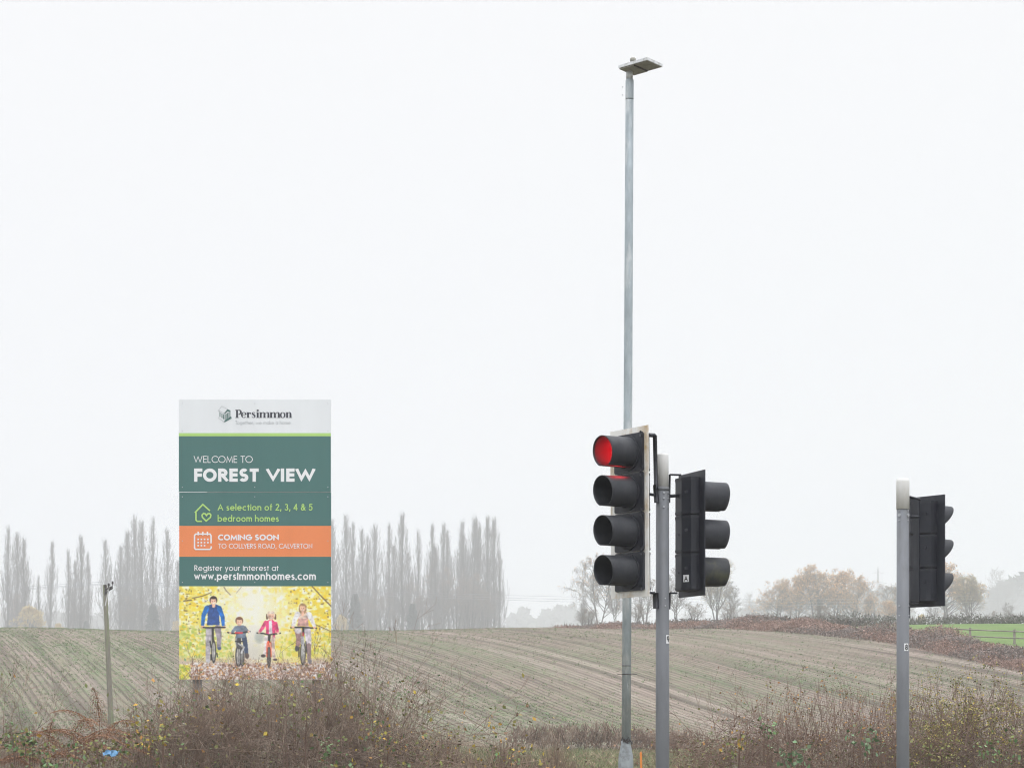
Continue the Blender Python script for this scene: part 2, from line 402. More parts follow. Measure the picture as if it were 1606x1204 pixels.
# ------------------------------------------------------------------ lettering drawn with pen strokes
def arc(cx, cy, rx, ry, a0, a1, n=None):
    n = n or max(6, int(abs(a1-a0)/9))
    return [(cx+rx*math.cos(R(a0+(a1-a0)*i/n)), cy+ry*math.sin(R(a0+(a1-a0)*i/n))) for i in range(n+1)]
def ring(cx, cy, rx, ry): return ('c', arc(cx, cy, rx, ry, 0, 360, 40)[:-1])
def glyph(ch, x=.6):
    """(width, strokes) in cap heights; strokes are centre lines; x = x-height"""
    r = x/2
    G = {
     'A': (.80, [[(0,0),(.4,1),(.8,0)], [(.14,.3),(.66,.3)]]), 'C': (.78, [arc(.5,.5,.5,.5,48,312)]),
     'D': (.72, [('c', [(0,0),(0,1),(.22,1)]+arc(.22,.5,.5,.5,90,-90)[1:])]), 'E': (.42, [[(.42,0),(0,0),(0,1),(.42,1)], [(0,.52),(.40,.52)]]),
     'F': (.42, [[(0,0),(0,1),(.42,1)], [(0,.5),(.38,.5)]]), 'G': (.92, [arc(.5,.5,.5,.5,48,352), [(1.0,.5),(.56,.5)]]), 'I': (.0, [[(0,0),(0,1)]]),
     'L': (.38, [[(0,1),(0,0),(.38,0)]]), 'M': (.86, [[(0,0),(.1,1),(.43,.12),(.76,1),(.86,0)]]), 'N': (.66, [[(0,0),(0,1),(.66,0),(.66,1)]]),
     'O': (1.0, [ring(.5,.5,.5,.5)]), 'R': (.50, [[(0,0),(0,1)], [(0,1),(.2,1)]+arc(.2,.74,.26,.26,90,-90)[1:]+[(.0,.48)], [(.2,.48),(.5,0)]]),
     'S': (.46, [arc(.24,.745,.21,.255,35,250)[:]+arc(.22,.25,.24,.25,70,-150)]), 'T': (.56, [[(0,1),(.56,1)], [(.28,1),(.28,0)]]),
     'V': (.78, [[(0,1),(.39,0),(.78,1)]]), 'W': (1.2, [[(0,1),(.3,0),(.6,1),(.9,0),(1.2,1)]]), 'Y': (.66, [[(0,1),(.33,.45),(.66,1)], [(.33,.45),(.33,0)]]),
     'a': (x*.95, [ring(r,r,r,r), [(x*.97,x),(x*.97,0)]]), 'b': (x, [ring(r,r,r,r), [(0,1.04),(0,0)]]), 'c': (x*.8, [arc(r,r,r,r,48,312)]),
     'd': (x, [ring(r,r,r,r), [(x,1.04),(x,0)]]), 'e': (x, [arc(r,r,r,r,0,318), [(0.02,r),(x,r)]]), 'f': (.26, [[(.1,0),(.1,.82)]+arc(.27,.82,.17,.2,180,95)[1:], [(0,x),(.26,x)]]),
     'g': (x, [ring(r,r,r,r), [(x,x),(x,-.1)]+arc(r,-.1,r,.22,0,-150)[1:]]), 'h': (x*.82, [[(0,1.04),(0,0)], [(0,x*.55)]+arc(x*.41,x*.59,x*.41,x*.41,180,0)[1:]+[(x*.82,0)]]),
     'i': (0, [[(0,0),(0,x)], ('dot', (0,.9))]), 'k': (.42, [[(0,1.04),(0,0)], [(.38,x),(.03,x*.5),(.42,0)]]), 'l': (0, [[(0,1.04),(0,0)]]),
     'm': (x*1.35, [[(0,x),(0,0)], [(0,x*.6)]+arc(x*.337,x*.63,x*.337,x*.37,180,0)[1:]+[(x*.674,0)], [(x*.674,x*.6)]+arc(x*1.012,x*.63,x*.337,x*.37,180,0)[1:]+[(x*1.35,0)]]),
     'n': (x*.82, [[(0,x),(0,0)], [(0,x*.55)]+arc(x*.41,x*.59,x*.41,x*.41,180,0)[1:]+[(x*.82,0)]]), 'o': (x, [ring(r,r,r,r)]), 'p': (x, [ring(r,r,r,r), [(0,x),(0,-.3)]]),
     'r': (.28, [[(0,x),(0,0)], [(0,x*.5)]+arc(.27,x*.52,.27,x*.46,180,75)[1:]]), 's': (.34, [arc(.17,x*.745,.15,x*.245,30,250)+arc(.165,x*.25,.175,x*.25,70,-155)]),
     't': (.26, [[(.13,.88),(.13,0)], [(0,x),(.26,x)]]), 'u': (x*.8, [[(0,x),(0,x*.42)]+arc(x*.4,x*.42,x*.4,x*.42,180,360)[1:]+[(x*.8,x)]]),
     'w': (.82, [[(0,x),(.21,0),(.41,x),(.61,0),(.82,x)]]), 'y': (.5, [[(0,x),(.25,0)], [(.5,x),(.12,-.32)]]),
     '2': (.5, [arc(.25,.74,.24,.26,165,-20)+[(.02,0),(.5,0)]]), '3': (.48, [arc(.23,.76,.20,.24,150,-90), arc(.23,.26,.25,.26,90,-155)]),
     '4': (.54, [[(.4,0),(.4,1)], [(.4,1),(0,.25)], [(0,.25),(.54,.25)]]), '5': (.5, [[(.46,1),(.12,1),(.05,.55)]+arc(.22,.32,.27,.32,118,-150)]),
     '8': (.5, [ring(.25,.76,.2,.24), ring(.25,.26,.25,.26)]), '9': (.5, [ring(.25,.7,.25,.3), arc(.12,.68,.38,.68,0,-75)]),
     '&': (.66, [[(.66,0),(.16,.68)], arc(.29,.8,.16,.2,200,-40)+[(.14,.45)], arc(.24,.25,.22,.25,125,300)+[(.64,.45)]]),
     '.': (0, [('dot', (0,.0))]), ',': (.06, [[(.06,.06),(0,-.18)]]), ' ': (.26, []),
    }
    return G[ch]
KERN = {'VI': -.03, 'IE': .05, 'FO': -.06, 'AL': 0, 'LV': -.16, 'LY': -.16, 'YE': -.08, 'RT': -.03, 'TO': -.06, 'CO': -.02, 'AD': -.04, 'OA': -.08, 'CA': -.06, 'VE': -.08, 'TH': 0, 'EW': -.02, 'To': -.14}
BOLD_W = {'E': .90, 'F': .88, 'S': .95, 'T': .76, 'R': .98, 'I': 1, 'N': 1.0, 'M': .95, 'O': .78, 'C': .82, 'G': .82, 'V': .98, 'W': 1.0}

def stroke(out, pts, t, closed=False, lift=0.0, square=False):
    """a pen stroke of width t (number or list) as a flat strip; appended to out as (verts2d, quads, lift)"""
    P = np.array(pts, float); n = len(P)
    keep = [0]
    for i in range(1, n):
        if np.linalg.norm(P[i]-P[keep[-1]]) > 1e-5: keep.append(i)
    P = P[keep]; n = len(P)
    tt = np.array(t, float)[keep] if isinstance(t, (list, tuple, np.ndarray)) else np.full(n, t, float)
    if square and not closed:                           # straight ends run on by half the pen's width
        for i, j in ((0, 1), (n-1, n-2)):
            d = P[i]-P[j]; l = np.linalg.norm(d)
            if l > t*.45: P[i] = P[i]+d/l*t/2
    L_, Rr = [], []
    for i in range(n):
        a = P[(i-1) % n] if (closed or i > 0) else None
        c = P[(i+1) % n] if (closed or i < n-1) else None
        d0 = (P[i]-a) if a is not None else (c-P[i]); d1 = (c-P[i]) if c is not None else d0
        d0 = d0/np.linalg.norm(d0); d1 = d1/np.linalg.norm(d1)
        n0 = np.array([-d0[1], d0[0]]); n1 = np.array([-d1[1], d1[0]])
        m_ = n0+n1; k = np.linalg.norm(m_)
        m_ = n0 if k < .2 else m_/k
        s_ = min(1/max(m_.dot(n0), .3), 3.2)
        L_.append(P[i]+m_*tt[i]/2*s_); Rr.append(P[i]-m_*tt[i]/2*s_)
    V = L_+Rr
    q = [(i, (i+1) % n, n+(i+1) % n, n+i) for i in range(n if closed else n-1)]
    out.append((V, q, lift))

def write(text, x0, base, cap, x1=None, t=.1, xh=.6, gap=.13, space=.26):
    """strokes for a line of text from x0 to x1 on a baseline, in the caller's units (y up)"""
    def lay(sx):
        pen, items = 0.0, []
        for k_, ch in enumerate(text):
            if k_: pen += KERN.get(text[k_-1]+ch, 0)
            if ch == ' ': pen += (space+gap)*sx; continue
            w, st = glyph(ch, xh)
            if t > .19:                                 # heavy capitals keep the narrow letters wide and the round ones compact
                f_ = BOLD_W.get(ch, 1); w *= f_; st = [('c', [(p[0]*f_, p[1]) for p in q[1]]) if isinstance(q, tuple) else [(p[0]*f_, p[1]) for p in q] for q in st]
            items.append((pen+t/2, st, ch)); pen += w*sx + t + gap*min(sx, 1.15)
        return pen-gap*min(sx, 1.15), items
    sx = 1.0; W, items = lay(sx)
    if x1 is not None:                                  # stretch the letters to the line's measured length
        lo, hi = .2, 3.0
        for _ in range(40):
            sx = (lo+hi)/2; W, items = lay(sx)
            if W*cap < x1-x0: lo = sx
            else: hi = sx
    out = []
    for pen, st, ch in items:
        n0 = len(out)
        for k, s_ in enumerate(st):
            tf = lambda p: (x0+(pen+p[0]*sx)*cap, base+(t/2+p[1]*(1-t))*cap)
            lf = k*.0003
            if isinstance(s_, tuple) and s_[0] == 'dot':
                p = tf(s_[1]); stroke(out, [(p[0]-t*cap*.56, p[1]), (p[0]+t*cap*.56, p[1])], t*cap*1.12, lift=lf)
            elif isinstance(s_, tuple): stroke(out, [tf(p) for p in s_[1]], t*cap, True, lf)
            else: stroke(out, [tf(p) for p in s_], t*cap, False, lf, True)
        if ch in 'AMNRVWYvwyk':                          # points end flush with the line
            lo_ = base-(.34*cap if ch in 'y' else 0); hi_ = base+cap*(1.06 if ch == 'k' else 1 if ch.isupper() else t+xh*(1-t))
            for V, q, lf in out[n0:]:
                for i in range(len(V)): V[i] = np.array([V[i][0], min(max(V[i][1], lo_), hi_)])
    return out

def flat_print(name, strokes, m, parent, conv):
    """strokes -> one thin printed mesh; conv maps (x, y, lift) to a local point"""
    V, F = [], []
    for vs, q, lf in strokes:
        o = len(V); V += [conv(p[0], p[1], lf) for p in vs]; F += [tuple(i+o for i in f) for f in q]
    return mesh_np(name, V, [np.array(F)], m, parent)

# ------------------------------------------------------------------ the advertising board
SD = 31.7; K = F_PX / SD                               # distance, photo pixels per metre there
sx0, _, sz0 = put(281.5, 1065, SD)
board = thing('sign_board', 'tall green, white and orange housing advertisement on two posts above a bare shrub', 'sign board', (sx0, SD, float(hgt(sx0, SD))))
bz = sz0 - board.location.z
def bp_(px, py): return ((px-281.5)/K, (1065-py)/K + bz)
def conv_board(x, y, lf): return (x, -.0345-lf, y)
WB, HB = 238/K, 438/K
M['sg'] = mat('green_print', (.070, .175, .165), .45, .045, 2.2, stretch=(1, 1, .12), spec=.35)
M['so'] = mat('orange_print', (.84, .265, .10), .45, .045, 2.2, stretch=(1, 1, .12), spec=.35)
M['sl'] = mat('lime_print', (.45, .70, .20), .45, .045, 2.2, stretch=(1, 1, .12))
M['sw'] = mat('white_panel', (.80, .83, .86), .45, .045, 2.2, stretch=(1, 1, .12))
M['s_ink'] = mat('charcoal_print', (.045, .047, .065), .5, .02, 3)
M['s_grey'] = mat('grey_print', (.40, .42, .44), .5, .02, 3)
M['s_teal'] = mat('teal_print', (.085, .18, .165), .5, .02, 3)
M['edge'] = mat('panel_edge', (.62, .63, .63), .5, .05, 5)

for px in (308, 496):
    x, z = bp_(px, 1065)
    p = MB().box((x-.065, .03, -.3), (x+.065, .15, HB+bz-.25)).build('post', M['wood_grey'], board)
for z in (.5, 1.9, 3.3, 4.2):
    MB().box((.06, .006, z+bz-.04), (WB-.06, .03, z+bz+.04)).build('rail', M['wood_grey'], board)
seam = 771.8
up = MB().box((-.006, -.030, bp_(0, seam)[1]+.0015), (WB-.004, .004, HB+bz)).build('upper_panel', M['edge'], board)
lo = MB().box((0, -.026, bz), (WB, .004, bp_(0, seam)[1]-.0015)).build('lower_panel', M['edge'], board)
def area(name, py0, py1, m, parent, y=-.0315, x0=0.0, x1=WB):
    z0, z1 = bp_(0, py1)[1], bp_(0, py0)[1]
    return mesh_np(name, [(x0, y, z0), (x1, y, z0), (x1, y, z1), (x0, y, z1)], [np.array([[0, 1, 2, 3]])], m, parent)
area('white_area', 627, 679.3, M['sw'], up, x0=-.006, x1=WB-.004)
area('lime_stripe', 679.3, 684.2, M['sl'], up, x0=-.006, x1=WB-.004)
area('green_area', 684.2, seam-.4, M['sg'], up, x0=-.006, x1=WB-.004)
area('green_area', seam+.4, 824.4, M['sg'], lo, -.0275)
area('orange_area', 824.4, 872.8, M['so'], lo, -.0275)
area('green_area', 872.8, 919, M['sg'], lo, -.0275)

area('seam_chip', 771.5, 772.2, M['white'], up, y=-.0325, x0=-.004, x1=.45)
for sx_ in (286.5, 400, 514.5):
    for sy_ in (633, 676, 764, 779, 848, 913):
        if sx_ == 400 and sy_ in (676, 848): continue
        x_, z_ = bp_(sx_, sy_); MB().tube([(x_, -.026, z_), (x_, -.036, z_)], .0075, 10).build('screw', M['bolt'], up if sy_ < 772 else lo)
def line(text, px0, base, top, px1, t, m, parent, **kw):
    (x0, z0), (x1, z1) = bp_(px0, base), bp_(px1, top)
    return flat_print('lettering', write(text, x0, z0, z1-z0, x1, t, **kw), m, parent, conv_board)
line('WELCOME TO', 304.4, 725.8, 715, 396.8, .098, M['white'], up)
line('FOREST VIEW', 304.9, 755.5, 734.7, 494.6, .25, M['white'], up, space=.36, gap=.10)
line('A selection of 2, 3, 4 & 5', 341.8, 800.5, 790, 490.6, .145, M['sl'], lo, xh=.62, space=.28)
line('bedroom homes', 341.8, 818, 807.5, 437.7, .145, M['sl'], lo, xh=.62, space=.28)
line('COMING SOON', 342.3, 847.2, 837.9, 437.7, .23, M['white'], lo, space=.34, gap=.07)
line('TO COLLYERS ROAD, CALVERTON', 342.8, 860, 852.2, 490, .125, M['white'], lo, space=.30)
line('Register your interest at', 305.4, 894.9, 886.1, 437.2, .13, M['white'], lo, xh=.70, space=.3)
line('www.persimmonhomes.com', 304.9, 909.2, 897.4, 495.8, .185, M['white'], lo, xh=.70)
line('Together, we make a home.', 369.2, 665.9, 660.2, 457.2, .075, M['s_grey'], up, xh=.62, space=.34) if False else None

# the housebuilder's name in thick and thin strokes
def fat_name():
    out = []; H = 12.5; B = 655.4
    TH, TN = 3.0, .85
    def S(pts, w, closed=False, lf=0.0):
        q = [bp_(x, B-y) for x, y in pts]
        stroke(out, q, [v/K for v in w] if isinstance(w, list) else w/K, closed, lf)
    def oval(cx, cy, rx, ry, a0, a1, thick, thin, lf=.0003):
        n = 22; pts = []; w = []
        for i in range(n+1):
            a = R(a0+(a1-a0)*i/n); pts.append((cx+rx*math.cos(a), cy+ry*math.sin(a))); w.append(thin+(thick-thin)*abs(math.cos(a))**1.6)
        S(pts, w, False, lf)
    def stem(x, y0, y1, lf=0.0): S([(x, y0), (x, y1)], TH, False, lf)
    def foot(x, y, w=5.4, lf=.0005): S([(x-w/2, y), (x+w/2, y)], .7, False, lf)
    x = 369.6
    stem(x+2.6, 0, H); foot(x+2.6, .35, 5.6); foot(x+1.2, H-.35, 3)
    oval(x+4.6, H*.70, 4.1, 3.5, 92, -92, 2.9, .8); S([(x+2.6, H-.4), (x+5, H-.4)], .8, False, .0004)
    def e_(x): oval(x+4.1, 4.35, 3.2, 4.1, 8, 318, 2.5, .75); S([(x+2, 4.7), (x+7.2, 4.7)], .75, False, .0006)
    e_(x+9.2)
    def r_(x): stem(x+2.4, 0, 8.6); foot(x+2.4, .35, 5); foot(x+1.2, 8.3, 2.6); S([(x+3.4, 5.4), (x+4.6, 7.8), (x+6.0, 8.0)], .9, False, .0004); S([(x+5.2, 7.0), (x+7.1, 7.0)], 2.1, False, .0006)
    r_(x+17.4)
    S([(x+30.6, 6.6), (x+30.2, 8.0), (x+28.4, 8.5), (x+26.8, 7.6), (x+26.9, 6.2), (x+28.6, 4.8), (x+30.4, 3.4), (x+30.7, 1.6), (x+29, .3), (x+26.6, .6), (x+26.0, 2.2)], [.7, .8, .9, 1.5, 2.1, 2.6, 2.3, 1.5, .9, .8, .7])
    stem(x+35.0, 0, 8.6); foot(x+35.0, .35, 5); foot(x+33.7, 8.3, 2.6); S([(x+33.5, 11.4), (x+36.5, 11.4)], 2.8)
    def hump(x): S([(x, 5.8), (x+1.4, 8.0), (x+3.2, 8.3), (x+4.6, 7.4), (x+4.9, 5.6)], [.7, .9, 1.3, 2.2, 2.9], False, .0004); stem(x+4.9, 0, 5.7, .0006); foot(x+4.9, .35, 4.8)
    def m_(x): stem(x+2.4, 0, 8.6); foot(x+2.4, .35, 4.8); foot(x+1.2, 8.3, 2.6); hump(x+3.4); hump(x+9.6)
    m_(x+37.3); m_(x+53.6)
    oval(x+74.2, 4.2, 3.2, 4.1, 0, 360, 2.6, .75)
    stem(x+81.1, 0, 8.6); foot(x+81.1, .35, 4.6); foot(x+79.9, 8.3, 2.4); hump(x+81.5)
    return out
flat_print('lettering', fat_name(), M['s_ink'], up, conv_board)
line('Together, we make a home.', 369.4, 665.9, 660.0, 457.2, .085, M['s_grey'], up, xh=.62, space=.34)

def polys(name, items, m, parent, lift=0.0):
    V, F = [], []
    for k, pl in enumerate(items):
        o = len(V)
        for px, py in pl:
            x, z = bp_(px, py); V.append((x, -.0345-lift-k*.0002, z))
        F.append(tuple(range(o, o+len(pl))))
    mb = MB(); mb.v = V; mb.f = F; mb.sm = [False]*len(F)
    return mb.build(name, m, parent)
def z7(x, y): return (330+x/11.47, 630+y/11.47)
temple = [[z7(*p) for p in q] for q in (
    [(250,208),(312,138),(366,160),(366,192),(316,176),(262,226)], [(262,375),(386,285),(386,305),(262,372)], [(255,345),(262,375),(386,283),(372,268)],
    [(205,210),(222,220),(222,300),(205,290)], [(170,190),(186,200),(186,278),(170,268)], [(236,225),(258,232),(258,325),(236,312)],
    [(276,228),(296,216),(296,318),(276,330)], [(306,208),(322,200),(322,300),(306,312)], [(332,196),(346,190),(346,285),(332,295)], [(354,186),(364,182),(364,272),(354,280)])]
polys('logo', temple, M['s_teal'], up)
ol = []
for q in ([(210,82),(152,160),(252,212),(312,138),(210,82)], [(152,295),(262,372)], [(152,160),(170,190)], [(168,270),(152,295)]):
    stroke(ol, [bp_(*z7(*p)) for p in q], .55/K)
flat_print('logo_outline', ol, M['s_grey'], up, lambda x, y, lf: (x, -.0372, y))
def z1(x, y): return bp_(270+x/4.0115, 620+y/4.0115)
hs = []
stroke(hs, [z1(*p) for p in [(145,738),(195,686),(240,726)]], 9/4.01/K)
stroke(hs, [z1(*p) for p in [(152,735),(152,784),(160,792),(190,792)]], 9/4.01/K, lift=.0004)
stroke(hs, [z1(*p) for p in [(216,790),(192,766),(190,752),(200,742),(211,745),(218,755),(226,745),(238,743),(246,752),(243,767)]], 9/4.01/K, True, lift=.0008)
flat_print('house_icon', hs, M['sl'], lo, conv_board)
ca = []
rr = [(247,930),(247,882),(240,872),(150,872),(143,880),(143,960),(150,968),(240,968),(248,958),(248,948)]
stroke(ca, [z1(*p) for p in rr], 9/4.01/K)
for i, x in enumerate((166, 195, 224)): stroke(ca, [z1(x, 857), z1(x, 880)], 9/4.01/K, lift=.0004)
for j, y in enumerate((905, 925, 944)):
    for x in (166, 186, 206, 227)[:4 if j < 2 else 3]: stroke(ca, [z1(x-5, y), z1(x+5, y)], 10/4.01/K, lift=.0004)
flat_print('calendar_icon', ca, M['white'], lo, conv_board)

def picture():
    """the printed picture of a family cycling through autumn woods, dabbed point by point"""
    W, H, s = 476, 294, 476/1590.0
    rg = np.random.default_rng(5)
    yy, xx = np.mgrid[0:H, 0:W]; X = xx/s + 12; Y = yy/s + 60          # photo-zoom coordinates
    img = np.ones((H, W, 3)) * np.array([.93, .91, .80])
    def nz(n, sc):                                                     # smooth value noise
        g = rg.random((int(H/sc)+3, int(W/sc)+3)); fy, fx = yy/sc, xx/sc
        iy, ix = fy.astype(int), fx.astype(int); ty, tx = fy-iy, fx-ix; ty = ty*ty*(3-2*ty); tx = tx*tx*(3-2*tx)
        return (g[iy, ix]*(1-tx)+g[iy, ix+1]*tx)*(1-ty)+(g[iy+1, ix]*(1-tx)+g[iy+1, ix+1]*tx)*ty
    def over(mask, c, a=1.0):
        m_ = np.clip(mask*a, 0, 1)[..., None]; img[:] = img*(1-m_)+np.array(c)*m_
    edge = np.clip(np.abs(X-780)/520, 0, 1)
    over(edge*.9, (.90, .84, .38)); over((nz(0, 26) > .5)*edge*.6, (.90, .78, .12))
    def dabs(n, xr, yr, cols, r, a=.9, side_=False):
        for _ in range(n):
            x = rg.uniform(*xr); y = rg.uniform(*yr)
            if side_ and rg.random() > .15+1.1*min(1, abs(x-780)/560): continue
            c = cols[rg.integers(len(cols))]; rr_ = rg.uniform(*r); e = rg.uniform(.6, 1.6)
            x0, x1 = int((x-12-rr_*2)*s), int((x-12+rr_*2)*s)+2; y0, y1 = int((y-60-rr_*2)*s), int((y-60+rr_*2)*s)+2
            x0, y0 = max(x0, 0), max(y0, 0)
            sl = (slice(y0, y1), slice(x0, x1))
            d = ((X[sl]-x)/e)**2 + ((Y[sl]-y)*e)**2
            m_ = (np.clip(1.3-d/rr_**2, 0, 1)*a)[..., None]; img[sl] = img[sl]*(1-m_)+np.array(c)*m_
    YEL = [(.97, .86, .20), (.98, .92, .45), (.99, .97, .80), (.95, .79, .10), (.99, .98, .93), (.90, .82, .30)]
    dabs(1500, (12, 1600), (60, 720), YEL, (9, 26), .8, True)
    dabs(170, (12, 500), (90, 700), [(.35, .25, .12), (.50, .38, .15), (.45, .50, .15)], (5, 11), .75, True)
    dabs(90, (1150, 1600), (90, 700), [(.35, .25, .12), (.55, .40, .12)], (5, 12), .7, True)
    dabs(420, (12, 560), (480, 880), [(.62, .72, .22), (.80, .84, .45), (.72, .76, .35), (.9, .9, .7)], (8, 20), .75)
    dabs(260, (1060, 1600), (560, 800), [(.75, .78, .25), (.88, .82, .25), (.9, .88, .6)], (8, 20), .75)
    over(np.clip(1.2-np.abs(X-780)/(110+(Y-480)*.35), 0, 1)*(Y > 470)*(Y < 830), (.80, .78, .74), .75)
    over(np.clip(1.3-((X-850)/55)**2-((Y-590)/70)**2, 0, 1), (.45, .50, .48), .8)
    for p, w in (([(150,185),(250,165),(350,125)], 10), ([(480,70),(505,110),(545,150)], 12), ([(1400,60),(1500,170),(1605,275)], 12), ([(1430,460),(1520,500),(1605,540)], 9), ([(610,130),(660,70)], 7), ([(60,215),(140,205)], 14)):
        for (ax, ay), (bx, by) in zip(p, p[1:]):
            tt_ = np.clip(((X-ax)*(bx-ax)+(Y-ay)*(by-ay))/((bx-ax)**2+(by-ay)**2), 0, 1)
            over(np.hypot(X-ax-tt_*(bx-ax), Y-ay-tt_*(by-ay)) < w/2, (.30, .22, .14), .8)
    gm = smooth(790, 900, Y + 60*(nz(0, 30)-.5) - 40*np.clip((X-700)/300, 0, 1)*(X < 1300))
    over(gm, (.74, .66, .60))
    over(gm*.5, (.80, .72, .68))
    dabs(500, (90, 1600), (815, 880), [(.62, .42, .30), (.84, .78, .72), (.90, .80, .50)], (4, 8), .6)
    dabs(2000, (90, 1600), (865, 1045), [(.50, .30, .22), (.62, .42, .32), (.84, .78, .76), (.94, .92, .92), (.40, .28, .22), (.85, .58, .25), (.76, .62, .56), (.90, .87, .86)], (6, 13), .85)
    dabs(120, (12, 120), (880, 1045), [(.85, .78, .15), (.62, .70, .2), (.95, .92, .5)], (9, 18), .85)
    def ell(cx, cy, rx, ry, c, a=1.0): over(np.clip((1.15-((X-cx)/rx)**2-((Y-cy)/ry)**2)*4, 0, 1), c, a)
    def cap(p, w, c, a=1.0):
        w = w if isinstance(w, (list, tuple)) else [w]*len(p)
        for ((ax, ay), (bx, by), w0, w1) in zip(p, p[1:], w, w[1:]):
            t_ = np.clip(((X-ax)*(bx-ax)+(Y-ay)*(by-ay))/((bx-ax)**2+(by-ay)**2+1e-6), 0, 1)
            d = np.hypot(X-ax-t_*(bx-ax), Y-ay-t_*(by-ay)); over(np.clip((w0+(w1-w0)*t_)/2-d+1.2, 0, 1), c, a)
    def poly(pts, c, a=1.0):
        ins = np.zeros(X.shape, bool)
        for (ax, ay), (bx, by) in zip(pts, pts[1:]+pts[:1]):
            if ay != by: ins ^= ((Y < ay) != (Y < by)) & (X < (bx-ax)*(Y-ay)/(by-ay)+ax)
        over(ins, c, a)
    SK = (.93, .71, .59); DK = (.13, .12, .13); GR = (.66, .63, .66)
    def wheel(cx, cy, rx, ry, c=(.75, .74, .72)):
        ell(cx, cy, rx, ry, DK); ell(cx, cy, rx*.62, ry*.82, c, .85); cap([(cx, cy-ry), (cx, cy+ry)], 3, DK, .7)
    def face(x, y, r, hair, long_=False):
        ell(x, y-r*.25, r*1.12, r*1.2, hair)
        if long_: ell(x, y+r*.4, r*1.15, r*1.6, hair)
        if long_: cap([(x, y+r*.7), (x, y+r*2.0)], r*.75, SK)
        ell(x, y+r*.1, r*.82, r*1.12, SK); ell(x, y-r*.95, r*.9, r*.42, hair)
        ell(x-r*.3, y, r*.12, r*.08, (.3, .18, .14)); ell(x+r*.3, y, r*.12, r*.08, (.3, .18, .14)); ell(x, y+r*.6, r*.33, r*.12, (.97, .93, .9))
    before = img.copy()
    # man in blue
    cap([(325,520),(320,640),(310,820)], [70, 60, 42], GR); cap([(415,500),(430,600),(425,700)], [70, 50, 40], (.58, .54, .58)); ell(315,840,24,22,(.75,.74,.76)); ell(432,712,20,18,(.25,.32,.50))
    wheel(372, 745, 26, 120); cap([(362,500),(365,640)], 22, DK); cap([(335,640),(345,700)], 14, DK); cap([(345,780),(345,830)], 16, DK); cap([(405,760),(412,800)], 10, DK)
    poly([(300,265),(345,250),(400,250),(440,270),(430,380),(435,465),(300,470),(310,380)], (.10, .24, .52))
    cap([(300,290),(265,370),(258,465)], [50, 42, 32], (.05, .40, .78)); cap([(430,290),(465,380),(472,465)], [50, 42, 32], (.05, .36, .72)); cap([(372,260),(372,330)], 5, (.06, .15, .36))
    ell(262,488,24,16,SK); ell(480,492,22,16,SK); cap([(265,492),(330,496),(400,492),(490,492)], 15, DK); cap([(372,235),(372,268)], 34, SK); face(370, 215, 36, (.16, .10, .08))
    # boy
    cap([(690,600),(705,680),(715,770)], [52, 46, 36], (.16, .22, .34)); ell(720,790,22,30,(.30,.24,.22)); cap([(620,600),(625,680)], [46, 40], (.5, .5, .52))
    wheel(632, 790, 34, 115); wheel(668, 800, 24, 100, (.6,.6,.58)); cap([(635,570),(640,700)], 40, (.20, .20, .22)); cap([(630,660),(690,700),(660,760)], 16, (.7,.7,.7)); cap([(600,640),(680,640)], 12, DK)
    poly([(600,480),(640,468),(685,470),(715,520),(705,600),(610,605),(600,540)], (.36, .42, .50)); cap([(605,495),(575,530),(560,552)], [36, 30, 22], (.40, .46, .54)); cap([(695,495),(725,530),(735,540)], [36, 28, 22], (.44, .48, .54))
    cap([(520,545),(580,556),(640,552),(750,535)], 15, DK); cap([(600,550),(670,548)], 18, (.72, .16, .18)); ell(545,548,13,10,SK); ell(738,536,13,10,SK); face(640, 432, 36, (.42, .26, .17))
    # girl in pink
    cap([(925,600),(920,700),(900,780)], [46, 36, 28], (.90, .84, .84)); cap([(995,600),(990,700),(1005,815)], [46, 36, 28], (.82, .72, .68)); ell(890,790,26,16,(.25,.2,.18)); ell(1015,830,24,12,(.25,.2,.18))
    wheel(950, 800, 20, 118, (.4,.38,.36)); cap([(928,800),(930,660),(950,620),(970,660),(972,800)], 10, (.88, .28, .14)); cap([(955,560),(952,640)], 26, DK); cap([(945,640),(950,690)], 16, (.88, .28, .14))
    poly([(915,430),(955,412),(990,412),(1020,440),(1020,560),(1000,610),(985,560),(920,570)], (.88, .18, .42)); poly([(950,425),(980,420),(985,560),(948,560)], (.90, .86, .88)); cap([(915,440),(880,500),(855,535)], [38, 34, 26], (.90, .24, .46)); cap([(1020,450),(1035,510),(1040,545)], [36, 30, 24], (.86, .20, .42))
    cap([(825,550),(890,555),(950,570),(1068,552)], 14, DK); ell(848,545,14,11,SK); ell(1045,552,14,11,SK); cap([(928,360),(930,400)], 18, (.35,.22,.15)); cap([(1015,360),(1015,400)], 18, (.35,.22,.15)); face(972, 372, 38, (.84, .76, .68))
    # woman in cream
    cap([(1255,530),(1265,610),(1245,700)], [72, 56, 36], (.62, .46, .46)); ell(1240,715,18,30,(.22,.22,.26)); cap([(1350,510),(1365,640),(1368,830)], [70, 56, 36], (.80, .76, .80)); cap([(1366,680),(1370,840)], [46, 34], (.52,.42,.42)); ell(1378,850,18,24,(.35,.36,.42)); ell(1252,525,36,32,(.84,.80,.82))
    wheel(1305, 760, 30, 128, (.80, .80, .78)); cap([(1335,640),(1345,760)], 10, DK); cap([(1308,500),(1308,560)], 20, DK); cap([(1308,550),(1305,600)], 16, (.75, .14, .22)); cap([(1300,600),(1302,660)], 34, (.68,.68,.70)); cap([(1265,700),(1262,800)], 12, DK)
